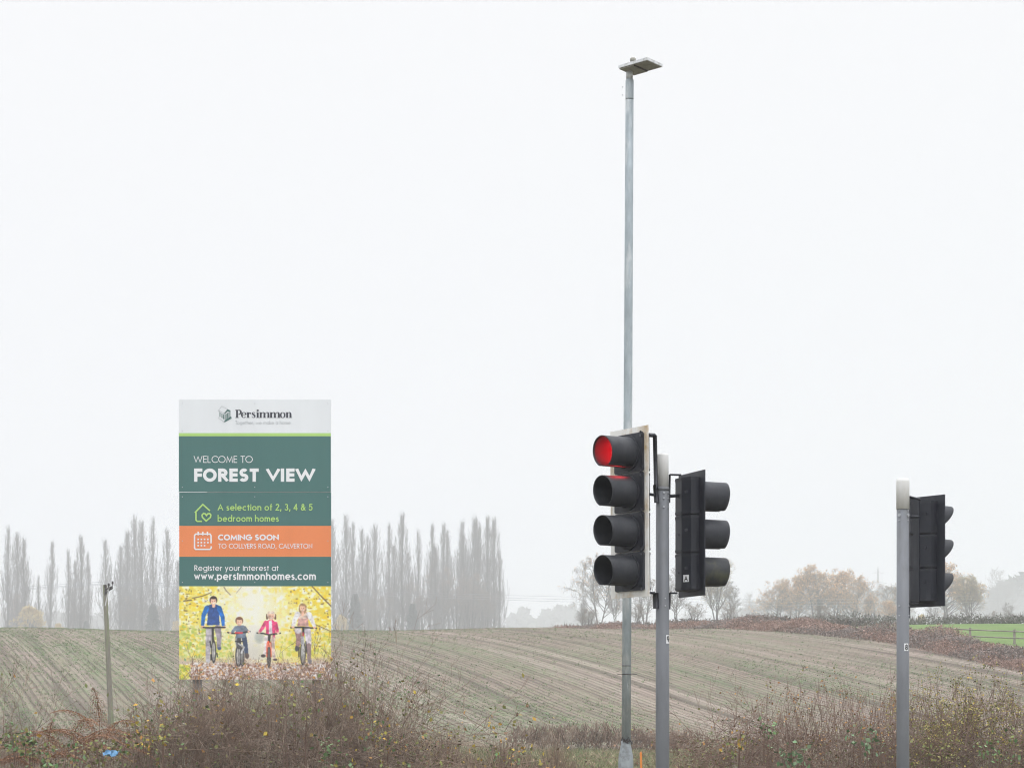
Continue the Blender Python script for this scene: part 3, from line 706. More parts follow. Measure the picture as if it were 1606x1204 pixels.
    poly([(1245,340),(1290,320),(1330,322),(1370,350),(1360,420),(1365,480),(1245,480),(1255,420)], (.78, .58, .54)); poly([(1262,340),(1300,325),(1340,340),(1345,400),(1262,400)], (.88, .78, .70), .9); cap([(1250,350),(1215,420),(1200,475)], [54, 44, 32], (.94, .92, .92)); cap([(1368,355),(1400,420),(1425,480)], [54, 44, 32], (.94, .92, .92))
    cap([(1180,495),(1250,490),(1308,492),(1445,500)], 15, DK); ell(1200,490,16,11,SK); ell(1425,494,16,11,SK); cap([(1302,310),(1302,360)], 26, SK); face(1302, 288, 34, (.66, .50, .32), True)
    fig = smooth(.02, .12, np.abs(img-before).sum(-1))*(Y < 890)
    fold = 1+((nz(0, 5)-.5)*.36+(nz(0, 11)-.5)*.34)*fig
    img[:] = np.clip(img*fold[..., None], 0, 1)
    for _ in range(2): img[1:-1, 1:-1] = (img[1:-1, 1:-1]*2+img[:-2, 1:-1]+img[2:, 1:-1]+img[1:-1, :-2]+img[1:-1, 2:])/6
    glow = np.clip(1-((X-760)/520)**2-((Y-330)/420)**2, 0, 1)[..., None]*(1-fig[..., None])
    img[:] = img*(1-.68*glow)+np.array([.98, .97, .92])*.68*glow
    img[:] = np.clip(img + (rg.random((H, W, 1))-.5)*.05, 0, 1)
    img[:] = img*.86+.14
    lin = np.clip(np.where(img <= .04045, img/12.92, ((img+.055)/1.055)**2.4)*1.06, 0, .95)
    gx, gz = np.meshgrid(np.linspace(0, WB, W), np.linspace(bp_(0, 919)[1], bz, H))
    V = np.stack([gx, np.full_like(gx, -.0275), gz], -1).reshape(-1, 3)
    i = (np.arange(H-1)[:, None]*W+np.arange(W-1)[None]).ravel()
    return mesh_np('printed_picture', V, [np.stack([i, i+W, i+W+1, i+1], 1)], M['print'], lo, col=lin.reshape(-1, 3))
picture()

# ------------------------------------------------------------------ traffic signals
def red_glow():
    m = bpy.data.materials.new('lit_red_lens'); m.use_nodes = True
    b = m.node_tree.nodes['Principled BSDF']
    b.inputs['Base Color'].default_value = (.5, .01, .01, 1); b.inputs['Emission Color'].default_value = (1, .004, .012, 1); b.inputs['Emission Strength'].default_value = 30
    return m
M['red'] = red_glow()
PITCH = .316
def hood_mesh(name, m, parent, z, cut=False, Rd=.13):
    """a cowl over one lens: open below, either full length or swept back at the bottom"""
    vs, n, rows = [], 44, 12
    lim = 168 if not cut else 150
    for sgn, rad in ((1, 0.0), (-1, -.006)):
        for j in range(rows+1):
            for i in range(n+1):
                a = R(-lim + 2*lim*i/n)
                Ln = .276 - .014*(1-math.cos(a)) if not cut else .035+.275*((1+math.cos(a))/2)**.85
                r_ = (Rd+rad) * (1 - .035*j/rows)
                zz = max(math.cos(a)*r_, -.845*Rd + (0 if sgn > 0 else .004))
                vs.append((r_*math.sin(a), -.022-Ln*j/rows, zz))
    w = n+1; o = (rows+1)*w; fs = []
    for j in range(rows):
        for i in range(n):
            fs.append((j*w+i, j*w+i+1, (j+1)*w+i+1, (j+1)*w+i)); fs.append((o+j*w+i, o+(j+1)*w+i, o+(j+1)*w+i+1, o+j*w+i+1))
    for i in range(n): fs.append((rows*w+i, rows*w+i+1, o+rows*w+i+1, o+rows*w+i))
    for j in range(rows):
        for e in (0, n): fs.append((j*w+e, (j+1)*w+e, o+(j+1)*w+e, o+j*w+e))
    mb = MB(); mb.add(vs, fs, True)
    # flange ring round the foot of the cowl
    for (ra, rb, ya, yb) in ((.142, .142, -.02, -.034), (.142, .128, -.034, -.036)):
        v2 = [(ra*math.sin(2*math.pi*k/40), ya, ra*math.cos(2*math.pi*k/40)) for k in range(40)]+[(rb*math.sin(2*math.pi*k/40), yb, rb*math.cos(2*math.pi*k/40)) for k in range(40)]
        mb.add(v2, [(k, (k+1) % 40, 40+(k+1) % 40, 40+k) for k in range(40)], True)
    return mb.build(name, m, parent, (0, 0, z))

def signal_head(root, n, loc, rz, hoods, cut, board_mat, lit=None, tilt=0.0, pitch=PITCH, hw=.18, bw=.247, bmargin=.043):
    H = n*pitch
    mb = MB()
    prof = [(-.155, -.004), (-.155, .03), (-.15, .075), (-.06, .12), (.06, .12), (.15, .075), (.155, .03), (.155, -.004)]
    for i in range(n):
        z0 = i*pitch
        mb.prismz(prof, z0+.006, z0+pitch-.006)
        mb.prismz([(x*.95, min(y*.95, .112)) for x, y in prof], z0-.001+(0.002 if i == 0 else 0), z0+.0055)
        mb.box((-.118, .085, z0+pitch*.56), (-.098, .112, z0+pitch*.62)); mb.box((-.01, .12, z0+pitch*.45), (.01, .126, z0+pitch*.5))
    hd = mb.build('signal_head', M['black'], root, loc, (tilt, 0, rz))
    hd.rotation_euler = (0, tilt, rz)
    for i in range(n):
        z0 = i*pitch
        for za, zb in ((pitch-.028, pitch-.012), (.012, .026)): MB().prismz([(x*1.012, y*1.02+.001) for x, y in prof], z0+za, z0+zb).build('joint_band', M['hood'], hd)
    MB().box((-bw-(.006 if n == 4 else 0), -.0045, -bmargin), (bw-(.022 if n == 4 else 0), .0045, H+bmargin)).build('backboard', board_mat, hd)
    for i in range(n):
        z0 = i*pitch
        d = MB().box((-hw, -.024, z0+.004), (hw, -.005, z0+pitch-.004), .012)
        for zz in (.018, pitch-.018):
            d.box((hw-.03, -.036, z0+zz-.014), (hw+.008, -.0245, z0+zz+.014)); d.tube([(hw-.008, -.034, z0+zz-.022), (hw-.008, -.034, z0+zz+.022)], .008)
        d.build('aspect_door', M['black'], hd)
    for i in range(n):
        zc = (i+.5)*pitch
        lens = MB(); prf = [(.097*math.cos(R(a)), -.025-.012*math.sin(R(a))) for a in range(0, 91, 15)]
        vs = [(r_*math.sin(2*math.pi*k/32), y, zc+r_*math.cos(2*math.pi*k/32)) for r_, y in prf for k in range(32)]
        lens.add(vs, [(j*32+k, j*32+(k+1) % 32, (j+1)*32+(k+1) % 32, (j+1)*32+k) for j in range(len(prf)-1) for k in range(32)], True)
        lens.build('lens', M['red'] if i == lit else M['glass'], hd)
        hood_mesh('hood', hoods[i] if isinstance(hoods, list) else hoods, hd, zc, cut)
    return hd

def wrap_plate(parent, text, r, ang, z, w, h, lean=0.0):
    """a white number plate bent round the pole, angle measured from the camera's side towards the right"""
    def cv(x, y, lf):
        a = R(ang)+x/r; rr_ = r+.002+lf
        return (rr_*math.sin(a), -rr_*math.cos(a), z+y)
    n = 8; V = [cv(-w/2+w*i/n, y, 0) for y in (-h/2, h/2) for i in range(n+1)]
    pl = mesh_np('number_plate', V, [np.array([(i, i+1, n+2+i, n+1+i) for i in range(n)])], M['white'], parent)
    cap = h*.76
    flat_print('lettering', write(text, -cap*.27, -cap/2, cap, cap*.27, .17), M['ink'], pl, lambda x, y, lf: cv(x, y, .0015+lf))
    return pl

def bolts(root, r, zs, angs, rad=.008):
    for z in zs:
        for a in angs:
            x, y = r*math.sin(R(a)), -r*math.cos(R(a))
            MB().tube([(x*.97, y*.97, z), (x*1.10, y*1.10, z)], rad, 10).build('bolt', M['bolt'], root)

# the signal with two heads
PA = 16.0
ax, _, _ = put(1039, 700, PA)
sig = thing('traffic_signal', 'grey traffic signal pole numbered 9 carrying two black heads, the red light lit', 'traffic signal', (ax, PA, 0), 0)
MB().lathe([(.058, -.3), (.055, 1.6), (.0535, 3.262)], 32).build('pole', M['pole'], sig)
MB().lathe([(.050, 3.255), (.0495, 3.52), (.047, 3.534), (.02, 3.536)], 32).build('pole_cap', M['cap'], sig)
MB().lathe([(.0555, 3.235), (.0555, 3.258)], 32).build('collar', M['pole'], sig)
a1 = R(54.4)
n1 = np.array([-math.sin(a1), -math.cos(a1)])
h1 = signal_head(sig, 4, (-51/193.0-.002, -.21, 3.037-2*PITCH), -a1, M['hood'], False, M['tan'], lit=3, tilt=-.010, bmargin=.046)
a2 = R(110)
h2 = signal_head(sig, 3, (48/193.0, .1155, 2.888-1.5*.309), a2, [M['hood_moss'], M['hood'], M['hood']], False, M['black'], pitch=.309)
def bar(pts, w, m=M['black'], d=None):
    """flat black strap along a bent path"""
    mb = MB()
    for p, q in zip(pts, pts[1:]): mb.tube([p, q], w, 4)
    return mb.build('mounting_bracket', m, sig)
def rel(px, py, dy): D = PA+dy; x, y, z = put(px, py, D); return (x-ax, dy, z)
bar([rel(1018, 682, -.11), rel(1027, 682.5, -.06), rel(1029, 770, -.05)], .017)
bar([rel(1028, 760, -.05), rel(1030, 788, -.045)], .021)
bar([rel(1014, 774, -.13), rel(1031, 776.5, -.03)], .012)
bar([rel(1016, 929, -.12), rel(1027, 929.5, -.06)], .010)
bar([rel(1028, 929, -.05), rel(1029, 954, -.045)], .024)
bar([rel(1068, 744.5, .07), rel(1050.5, 744, .03), rel(1049.8, 788, .02)], .008)
bar([rel(1048, 778, .02), rel(1060, 777, .06), rel(1067, 776, .08)], .014)
bar([rel(1062, 929.6, .06), rel(1050.5, 929.6, .03), rel(1050, 955, .02)], .008)
bolts(sig, .0535, (3.215, 3.17, 3.10), (8, 55), .0075)
bolts(sig, .0545, (2.36, 2.30), (20,), .006)
wrap_plate(sig, '9', .0548, 48, EYE+(HOR-1002)/193.1, .040, .070)
def head_plate(head, text, p0, p1, z, w=.058, h=.058):
    """white letter plate on one facet of the head's back"""
    d = np.array(p1, float)-np.array(p0, float); d /= np.linalg.norm(d); nrm = np.array([d[1], -d[0]]); c = (np.array(p0)+np.array(p1))/2
    if nrm[1] < 0: nrm = -nrm
    cv = lambda x, y, lf: (*(c+d*x+nrm*(.0045+lf)), z+y)
    pl = mesh_np('letter_plate', [cv(-w/2, -h/2, 0), cv(w/2, -h/2, 0), cv(w/2, h/2, 0), cv(-w/2, h/2, 0)], [np.array([[0, 1, 2, 3]])], M['white'], head)
    cap = h*.80
    flat_print('lettering', write(text, -cap*.40, -cap/2, cap, cap*.40, .17), M['ink'], pl, lambda x, y, lf: cv(x, y, .0015+lf))
head_plate(h2, 'A', (-.06, .12), (-.15, .075), EYE+(HOR-908)/191.8-h2.location.z)

# the signal with one head
PB = 17.8; kb = F_PX/PB
ax2, _, _ = put(1416, 700, PB)
sig2 = thing('traffic_signal', 'grey traffic signal pole numbered 8 with a single black head seen from behind', 'traffic signal', (ax2, PB, 0))
MB().lathe([(.0575, -.3), (.0565, 1.6), (.0555, 3.253)], 32).build('pole', M['pole'], sig2)
MB().lathe([(.059, 3.251), (.0585, 3.50), (.056, 3.528), (.02, 3.530)], 32).build('pole_cap', M['cap'], sig2)
h3 = signal_head(sig2, 3, (.252, .28, 2.888-1.5*.309), R(126), M['hood'], True, M['black'], pitch=.309)
def rel2(px, py, dy): D = PB+dy; x, y, z = put(px, py, D); return (x-ax2, dy, z)
for pts, w in (([rel2(1424, 810, .04), rel2(1441, 810, .10)], .013), ([rel2(1427, 779, .03), rel2(1443, 783, .12)], .012), ([rel2(1426, 779, .03), rel2(1425.5, 818, .02)], .010), ([rel2(1426, 945, .03), rel2(1426, 969, .02)], .010), ([rel2(1426, 946, .03), rel2(1440, 946, .1)], .010)):
    mb = MB()
    for p, q in zip(pts, pts[1:]): mb.tube([p, q], w, 4)
    mb.build('mounting_bracket', M['black'], sig2)
# bracket channel up the head's back
MB().box((-.055, .121, .0), (.012, .131, 3*.309)).build('back_channel', M['black'], h3)
bolts(sig2, .0558, (EYE+(HOR-801)/kb, EYE+(HOR-816)/kb), (-45, 45, ), .006)
bolts(sig2, .0558, (EYE+(HOR-808)/kb,), (-45, 45, ), .014)
bolts(sig2, .0564, (EYE+(HOR-950)/kb, EYE+(HOR-965)/kb), (-45, 55), .006)
wrap_plate(sig2, '8', .0568, 22, EYE+(HOR-1014.5)/kb, .042, .068)
head_plate(h3, 'A', (.06, .12), (.15, .075), EYE+(HOR-931)/171.5-h3.location.z, .045, .05)

# ------------------------------------------------------------------ street lamp
LD = 25.0; kl = F_PX/LD
lx, _, _ = put(981.5, 1100, LD)
lamp = thing('street_lamp', 'tall galvanised street lamp column with flat LED head behind the red traffic light', 'street lamp', (lx, LD, 0))
lz = lambda py: EYE+(HOR-py)/kl
ln = .0052
MB().lathe([(.096, -.3), (.096, .72), (.092, .79), (.062, lz(1166)), (.060, lz(1160))], 12).build('base_section', M['galv_dark'], lamp)
MB().lathe([(.0575, lz(1165)), (.057, 3.5), (.0535, 6.5), (.0515, lz(158)), (.049, lz(157))], 28, lean=ln).build('column', M['galv'], lamp)
MB().lathe([(.051, lz(156.5)), (.0525, lz(155)), (.0525, lz(127)), (.044, lz(124.5)), (.03, lz(124))], 28, lean=ln).build('spigot_sleeve', M['galv'], lamp)
xt = ln*lz(115)
MB().lathe([(.043, lz(124.2)), (.043, lz(111)+.010)], 24, (xt-.003, 0, 0)).build('lamp_neck', M['lamp'], lamp)
for py, w in ((1043.5, .003), (1057, .004)):
    b = MB().lathe([(.0585, lz(py)-.005), (.0605, lz(py)), (.0585, lz(py)+.005)], 24, lean=ln)
    if py > 1050: b.tube([(-.11, -.05, lz(py)), (-.03, -.06, lz(py)+.004), (.05, -.06, lz(py)-.003), (.14, -.04, lz(py))], .0035, 5)
    b.build('cable_tie', M['iron'], lamp)
tie = MB()
for k in range(7):
    a = k*.9; tie.tube([(-.06+.018*k, -.06, lz(1161)+.012*math.sin(a)), (-.045+.018*k, -.07, lz(1158)+.03*math.cos(a*1.7)), (-.03+.018*k, -.062, lz(1163)+.02*math.sin(a*2))], .009, 5)
tie.build('torn_tape', M['iron'], lamp)
wrap_plate(lamp, '2', .0578, 38, lz(1075), .040, .062)
bolts(lamp, .0525, (lz(138), lz(150.5)), (-52, 40), .008)
hd = MB()
Lh, Wh = .44, .345
def plate(pts, z0, z1, inset=.0):
    return MB().prismz(pts, z0, z1)
out = [(-.10, -.115), (-.06, -Wh/2), (.16, -Wh/2), (Lh-.10, -Wh/2+.015), (Lh-.09, 0), (Lh-.10, Wh/2-.015), (.16, Wh/2), (-.06, Wh/2), (-.10, .115)]
out = [(-.09, -Wh/2), (Lh-.09, -Wh/2), (Lh-.09, Wh/2), (-.09, Wh/2)]
zt = 0.0
head = MB().prismz(out, zt+.012, zt+.046).build('lamp_head', M['lamp'], lamp, (xt+.028, -.03, lz(112.5)), (0, R(-2.5), R(-38)))
top = [(x*.86+.02, y*.8) for x, y in out]
MB().prismz(top, zt+.0465, zt+.062).build('heat_sink', M['lamp'], head)
MB().prismz([(-.082, -Wh/2+.012), (.13, -Wh/2+.012), (.13, Wh/2-.012), (-.082, Wh/2-.012)], zt-.002, zt+.0115).build('gear_cover', M['lamp_under'], head)
MB().prismz([(.145, -Wh/2+.012), (Lh-.10, -Wh/2+.012), (Lh-.10, Wh/2-.012), (.145, Wh/2-.012)], zt+.004, zt+.0115).build('led_panel', M['lamp_under'], head)
MB().box((.13, -Wh/2+.03, zt-.006), (.145, Wh/2-.03, zt+.011)).build('hinge_bar', M['iron'], head)
MB().lathe([(.026, zt+.062), (.026, zt+.118), (.038, zt+.119), (.037, zt+.150), (.028, zt+.158)], 20, (.02, .0, 0)).build('photocell', M['lamp_under'], head)

# ------------------------------------------------------------------ timber pole and its wires
UD = 62.0; ku = F_PX/UD
ux, _, _ = put(175, 1100, UD)
upole = thing('utility_pole', 'leaning mossy timber pole carrying three wires at the edge of the field', 'utility pole', (ux, UD, float(hgt(ux, UD))))
b0 = upole.location.z
uz = lambda py: EYE+(HOR-py)/ku-b0
ul = -(178-169.5)/ku/(uz(920)-uz(1110))
MB().lathe([(.096, -.5), (.091, .4), (.079, 2.2), (.066, uz(918)), (.05, uz(916.5))], 14, (0, 0, 0), lean=ul).build('pole', M['wood_pole'], upole)
tx = ul*uz(925)
arm = MB(); ins = []
for k, (px, py) in enumerate(((166, 919.5), (171.5, 917.5), (177.5, 914.5))):
    x = (px-175)/ku; z = uz(py)
    arm.tube([(tx+.0, -.06, uz(934)+.04*k), (x, -.10, z-.16), (x, -.10, z)], .018, 6)
    ins.append((x, -.10, z))
arm.tube([(ins[0][0], -.1, ins[0][2]-.1), (ins[2][0], -.1, ins[2][2]-.1)], .024, 6)
arm.tube([(tx+.03, -.07, uz(931)), (ins[2][0]-.03, -.1, uz(921))], .02, 6)
arm.build('crossarm', M['iron'], upole)
for x, y, z in ins: MB().lathe([(.02, z-.03), (.036, z-.02), (.036, z+.0), (.02, z+.02), (.034, z+.03), (.034, z+.05), (.014, z+.065)], 10, (x, y, 0)).build('insulator', M['iron'], upole)
MB().tube([(tx+.02, -.10, uz(950)), (tx+.10, -.12, uz(932)), (ins[1][0]+.02, -.12, uz(921))], .015, 6).build('jumper_cable', M['porcelain'], upole)
for k, (x, y, z) in enumerate(ins):
    a = np.array([ux+x, UD+y, b0+z+.06]); e1 = np.array([84.0, 250.0, 15.6+.45*k]); e0 = np.array([-46.0, 78., 5.15+.15*k])
    pts = []
    for e, n_, sag in ((e0, 12, .35), (e1, 60, 1.6)):
        seg = [a+(e-a)*i/n_-np.array([0, 0, 4*sag*(i/n_)*(1-i/n_)]) for i in range(n_+1)]
        pts = seg[::-1] if e is e0 else pts+seg[1:]
    w = MB().tube(pts, .0055, 5).build('overhead_wire', M['bolt'])
    tag(w, ('lowest', 'middle', 'topmost')[k]+' of the three thin wires running from the timber pole across the field', 'wire', 'wires on the timber pole')

# ------------------------------------------------------------------ plants: twig and leaf builders
def nrm_(v):
    return v/(math.sqrt(v[0]*v[0]+v[1]*v[1]+v[2]*v[2])+1e-9)

def grow(S, rd, p, d, L, r, depth, kids=(3, 5), spread=.8, up=.15, wob=.25, ratio=(.45, .75), start=.25, nseg=4, rmin=.002, tips=None):
    """a branch as short straight pieces that fork; S collects (p0, p1, r0, r1)"""
    d = nrm_(np.array(d, float)); p = np.array(p, float)
    nk = rd.randint(*kids) if depth > 0 else 0
    at = sorted(rd.uniform(start, 1.0) for _ in range(nk)); k = 0
    for i in range(nseg):
        d = nrm_(d + np.array([rd.uniform(-wob, wob), rd.uniform(-wob, wob), rd.uniform(-wob, wob)*.7+up])*(1.0/nseg*2))
        q = p + d*(L/nseg)
        ra = r*(1-.75*i/nseg); rb = r*(1-.75*(i+1)/nseg)
        S.append((p, q, max(ra, rmin), max(rb, rmin)))
        while k < nk and at[k] <= (i+1)/nseg:
            f = at[k]*nseg-i; c = p+(q-p)*max(0, f)
            a = rd.uniform(0, 6.283); t1 = nrm_(np.cross(d, (.3, .2, 1))); t2 = np.cross(d, t1)
            e = nrm_(d+(t1*math.cos(a)+t2*math.sin(a))*spread*rd.uniform(.6, 1.3))
            grow(S, rd, c, e, L*rd.uniform(*ratio)*(1.1-.35*at[k]), max(ra*.62, rmin), depth-1, kids, spread, up, wob, ratio, start, max(2, nseg-1), rmin, tips)
            k += 1
        p = q
    if tips is not None: tips.append((p, d))

def twig_arrays(S, sides=3):
    P0 = np.array([s[0] for s in S]); P1 = np.array([s[1] for s in S]); r0 = np.array([s[2] for s in S]); r1 = np.array([s[3] for s in S])
    d = P1-P0; d /= np.linalg.norm(d, axis=1)[:, None]+1e-9
    ref = np.where(np.abs(d[:, 2:3]) < .9, np.array([[0, 0, 1.]]), np.array([[1., 0, 0]]))
    a = np.cross(d, ref); a /= np.linalg.norm(a, axis=1)[:, None]; b = np.cross(d, a)
    V = []
    for P, r in ((P0, r0), (P1, r1)):
        for k in range(sides):
            c, s_ = math.cos(2*math.pi*k/sides), math.sin(2*math.pi*k/sides)
            V.append(P+r[:, None]*(c*a+s_*b))
    V = np.stack(V, 1).reshape(-1, 3); o = np.arange(len(S))[:, None]*2*sides
    F = np.concatenate([o+np.array([[k, (k+1) % sides, sides+(k+1) % sides, sides+k]]) for k in range(sides)])
    return V, F

def twigs(name, S, m, parent, sides=3):
    V, F = twig_arrays(S, sides)
    return mesh_np(name, V, [F], m, parent)

def leaf_mesh(name, C, size, palette, parent, seed=0, weights=None, aspect=.6, up=.3, m=None, bend=.25, axis=None, jitter=.12):
    """many folded four-point leaves at C"""
    rg = np.random.default_rng(seed); C = np.asarray(C, float); n = len(C)
    if n == 0: return None
    sz = (np.full(n, size) if np.isscalar(size) else np.asarray(size))*rg.uniform(.6, 1.35, n)
    if axis is None: ax_ = rg.normal(size=(n, 3)); ax_[:, 2] -= .3
    else: ax_ = np.asarray(axis, float)+rg.normal(size=(n, 3))*.25
    ax_ /= np.linalg.norm(ax_, axis=1)[:, None]
    nn = rg.normal(size=(n, 3)); nn[:, 2] += up*3
    nn -= (nn*ax_).sum(1)[:, None]*ax_; nn /= np.linalg.norm(nn, axis=1)[:, None]+1e-9
    sd = np.cross(ax_, nn); s3 = sz[:, None]
    V = np.stack([C, C+ax_*s3*.5+sd*s3*aspect*.5-nn*s3*bend*.3, C+ax_*s3, C+ax_*s3*.5-sd*s3*aspect*.5-nn*s3*bend*.3], 1)
    pal = np.array(palette); idx = rg.choice(len(pal), n, p=weights)
    c = pal[idx]*rg.uniform(1-jitter*2, 1+jitter*2, (n, 1))
    c = np.repeat(c[:, None], 4, 1)
    o = np.arange(n)[:, None]*4
    F = np.concatenate([o+np.array([[0, 1, 2]]), o+np.array([[0, 2, 3]])])
    return mesh_np(name, V.reshape(-1, 3), [F], m or M['foliage'], parent, col=c.reshape(-1, 3))

ORD = ['first', 'second', 'third', 'fourth', 'fifth', 'sixth', 'seventh', 'eighth', 'ninth', 'tenth', 'eleventh', 'twelfth', 'thirteenth', 'fourteenth', 'fifteenth', 'sixteenth', 'seventeenth', 'eighteenth', 'nineteenth', 'twentieth', 'twenty-first', 'twenty-second', 'twenty-third', 'twenty-fourth']

# ------------------------------------------------------------------ poplars: unit height, stretched to size
def poplar_proto(seed, wide, dens):
    rd = random.Random(seed); S = []; Tr = []
    p = np.array([0., 0, 0]); n = 14
    axis = [p.copy()]
    for i in range(n):
        p = p+np.array([rd.uniform(-.004, .004), rd.uniform(-.004, .004), 1/n]); axis.append(p.copy())
    for i in range(n): Tr.append((axis[i], axis[i+1], .011*(1-i/n)+.0012, .011*(1-(i+1)/n)+.0012))
    def prof(t): return wide*(min(1, (t+.02)/.30)**.55)*(1-max(0, (t-.30)/.70)**1.45)*1.0+.004
    def rod(p0, p1, r0, r1): S.append((p0, p1, r0, r1))
    for k in range(int(74*dens)):
        t = .02+.90*rd.random()**1.15
        i = min(int(t*n), n-1); base = axis[i]+(axis[i+1]-axis[i])*(t*n-i)
        a = rd.uniform(0, 6.283); L = min(rd.uniform(.16, .36)*(1.1-.55*t), (1.0-t)*.97)
        w = prof(min(1, t+L*.75))*rd.uniform(.25, 1.05)*(1.3 if rd.random() < .12 else 1)
        u_ = np.array([math.cos(a), math.sin(a), 0]); sw = np.array([-math.sin(a), math.cos(a), 0])*rd.uniform(-.3, .3)*w
        pts = [base, base+u_*w*.55+np.array([0, 0, L*.20]), base+u_*w*.88+sw*.5+np.array([0, 0, L*.45]), base+u_*w+sw+np.array([0, 0, L*.72]), base+u_*w*.93+sw+np.array([0, 0, L])]
        rr_ = .0022*(1.15-t)*rd.uniform(.6, 1.2)
        for j in range(4): rod(pts[j], pts[j+1], rr_*(1-j/4.8), rr_*(1-(j+1)/4.8))
        for q in range(rd.randint(6, 10)):
            j = rd.randint(0, 3); b0_ = pts[j]+(pts[j+1]-pts[j])*rd.random(); a2_ = a+rd.uniform(-2.2, 2.2); ll = rd.uniform(.025, .085)*(1.15-.5*t); o = rd.uniform(.05, .33)
            e = b0_+np.array([math.cos(a2_)*ll*o, math.sin(a2_)*ll*o, ll*.95])
            rod(b0_, e, .00075, .0004)
            for _ in range(rd.randint(1, 2)):
                b1 = b0_+(e-b0_)*rd.uniform(.2, .8); a3 = rd.uniform(0, 6.283); l2 = rd.uniform(.012, .035)
                rod(b1, b1+np.array([math.cos(a3)*l2*.35, math.sin(a3)*l2*.35, l2]), .00045, .00025)
    # suckers and side shoots round the foot
    for k in range(int(22*dens)):
        a = rd.uniform(0, 6.283); b0_ = axis[0]+np.array([math.cos(a), math.sin(a), 0])*rd.uniform(0, wide*.8); ll = rd.uniform(.06, .16)
        S.append((b0_, b0_+np.array([math.cos(a)*ll*.15, math.sin(a)*ll*.15, ll]), .002, .0008))
    r = thing('poplar_tree', '', 'tree')
    twigs('trunk', Tr, M['bark'], r, 6)
    twigs('crown', S, M['twig_grey'], r, 3)
    return r
protos = [poplar_proto(11, .104, 2.1), poplar_proto(12, .090, 1.8), poplar_proto(13, .128, 2.7), poplar_proto(14, .074, 1.4), poplar_proto(15, .120, 3.0)]
POP_L = [(13, 828, 3), (28, 838, 2), (39, 846, 1), (60, 904, 3), (79, 851, 1), (107, 864, 3), (116, 880, 1), (127, 844, 0), (138, 868, 3), (166, 848, 1), (188, 858, 1), (198, 836, 4), (212, 812, 2), (222, 822, 0), (239, 815, 3), (262, 834, 0), (277, 880, 1)]
POP_R = [(524, 816, 1), (542.5, 813, 0), (552, 822, 3), (568, 831, 1), (578, 842, 3), (589, 826, 2), (612, 824, 3), (619, 856, 1), (631, 810, 0), (641, 866, 1), (657, 834, 3), (675, 824, 1), (684, 858, 4), (696, 826, 0), (704, 833, 1), (722, 820, 1), (731, 840, 4), (742, 815, 4), (750, 824, 2), (765, 815, 0), (775, 817, 0), (784, 868, 3)]
rp = random.Random(3); first = set()
for row, where in ((POP_L, 'west'), (POP_R, 'east')):
    for i, (px, py, k) in enumerate(row):
        D = 510+rp.uniform(-25, 35)
        x, y, ztop = put(px, py, D); zb = float(hgt(x, y))-.3
        o = protos[k] if k not in first else copy_tree(protos[k]); first.add(k)
        o.location = (x, y, zb); h = ztop-zb
        w = h*rp.uniform(1.05, 1.35); o.scale = (w, w, h); o.rotation_euler = (0, 0, rp.uniform(0, 6.28))
        size = ('short' if py > 855 else 'mid-height' if py > 835 else 'tall'); build = {3: 'thin', 1: 'slender', 0: 'narrow', 2: 'broad', 4: 'dense'}[k]
        side_w = 'left of the board' if where == 'west' else 'right of the board'
        tag(o, f'{size} {build} bare poplar, {ORD[i]} from the left in the misty row {side_w}', 'tree', 'bare poplars beyond the field')

# ------------------------------------------------------------------ hedgerow trees, bushes and conifers
def tree_proto(name, seed, nb, spread, up, droop, leaves, palette, stems=1, depth=3, wob=.3, bark='bark', lsize=.018, fill=.5, kids=(4, 6)):
    """unit-height bare tree with a few leaves left; limbs start low and fill a rounded crown"""
    rd = random.Random(seed); S = []; Tr = []; tips = []
    for s_ in range(stems):
        a = rd.uniform(0, 6.283); lean = .0 if stems == 1 else rd.uniform(.08, .2)
        p = np.array([.02*math.cos(a), .02*math.sin(a), 0.]); d = nrm_(np.array([math.cos(a)*lean, math.sin(a)*lean, 1]))
        H = rd.uniform(.80, .95); n = 9; r = .018 if stems == 1 else .012; pts = [p]
        for i in range(n):
            d = nrm_(d+np.array([rd.uniform(-.08, .08), rd.uniform(-.08, .08), .05])); q = p+d*H/n
            Tr.append((p, q, r*(1-.85*i/n), r*(1-.85*(i+1)/n))); p = q; pts.append(p)
        for k in range(max(6, nb//stems)):
            t = .16+.80*(k+rd.random())/max(6, nb//stems); i = min(int(t*n), n-1); c = pts[i]+(pts[i+1]-pts[i])*(t*n-i)
            b = rd.uniform(0, 6.283)
            L = (.42*(1-t)**.6+.07)*rd.uniform(.75, 1.15)*fill*1.5
            e = np.array([math.cos(b)*spread, math.sin(b)*spread, up+.5*t])
            tp = []
            grow(S, rd, c, e, L, .0075*(1-.7*t), depth-1, kids, .85, .04, wob, (.42, .7), .2, 4, .0009, tp)
            tips += tp
    if droop:
        extra = []
        for p, d in tips:
            for _ in range(2):
                q = np.array(p)+np.array([rd.uniform(-.012, .012), rd.uniform(-.012, .012), -rd.uniform(.02, droop)])
                extra.append((p, q, .0009, .0006))
        S += extra
    zm = max(float(s_[1][2]) for s_ in S)
    S = [(a_/zm, b_/zm, r0, r1) for a_, b_, r0, r1 in S]; Tr = [(a_/zm, b_/zm, r0, r1) for a_, b_, r0, r1 in Tr]; tips = [(t_[0]/zm, t_[1]) for t_ in tips]
    r = thing(name, '', 'tree')
    twigs('trunk', Tr, M[bark], r, 6)
    cr = twigs('crown', S, M['twig_tree'], r, 3)
    if leaves:
        rg = np.random.default_rng(seed); T = np.array([t[0] for t in tips]); ok = T[rg.random(len(T)) < leaves]
        C = np.concatenate([ok+rg.normal(size=ok.shape)*.010 for _ in range(4)])
        leaf_mesh('leaves', C, lsize, palette, r, seed)
    return r
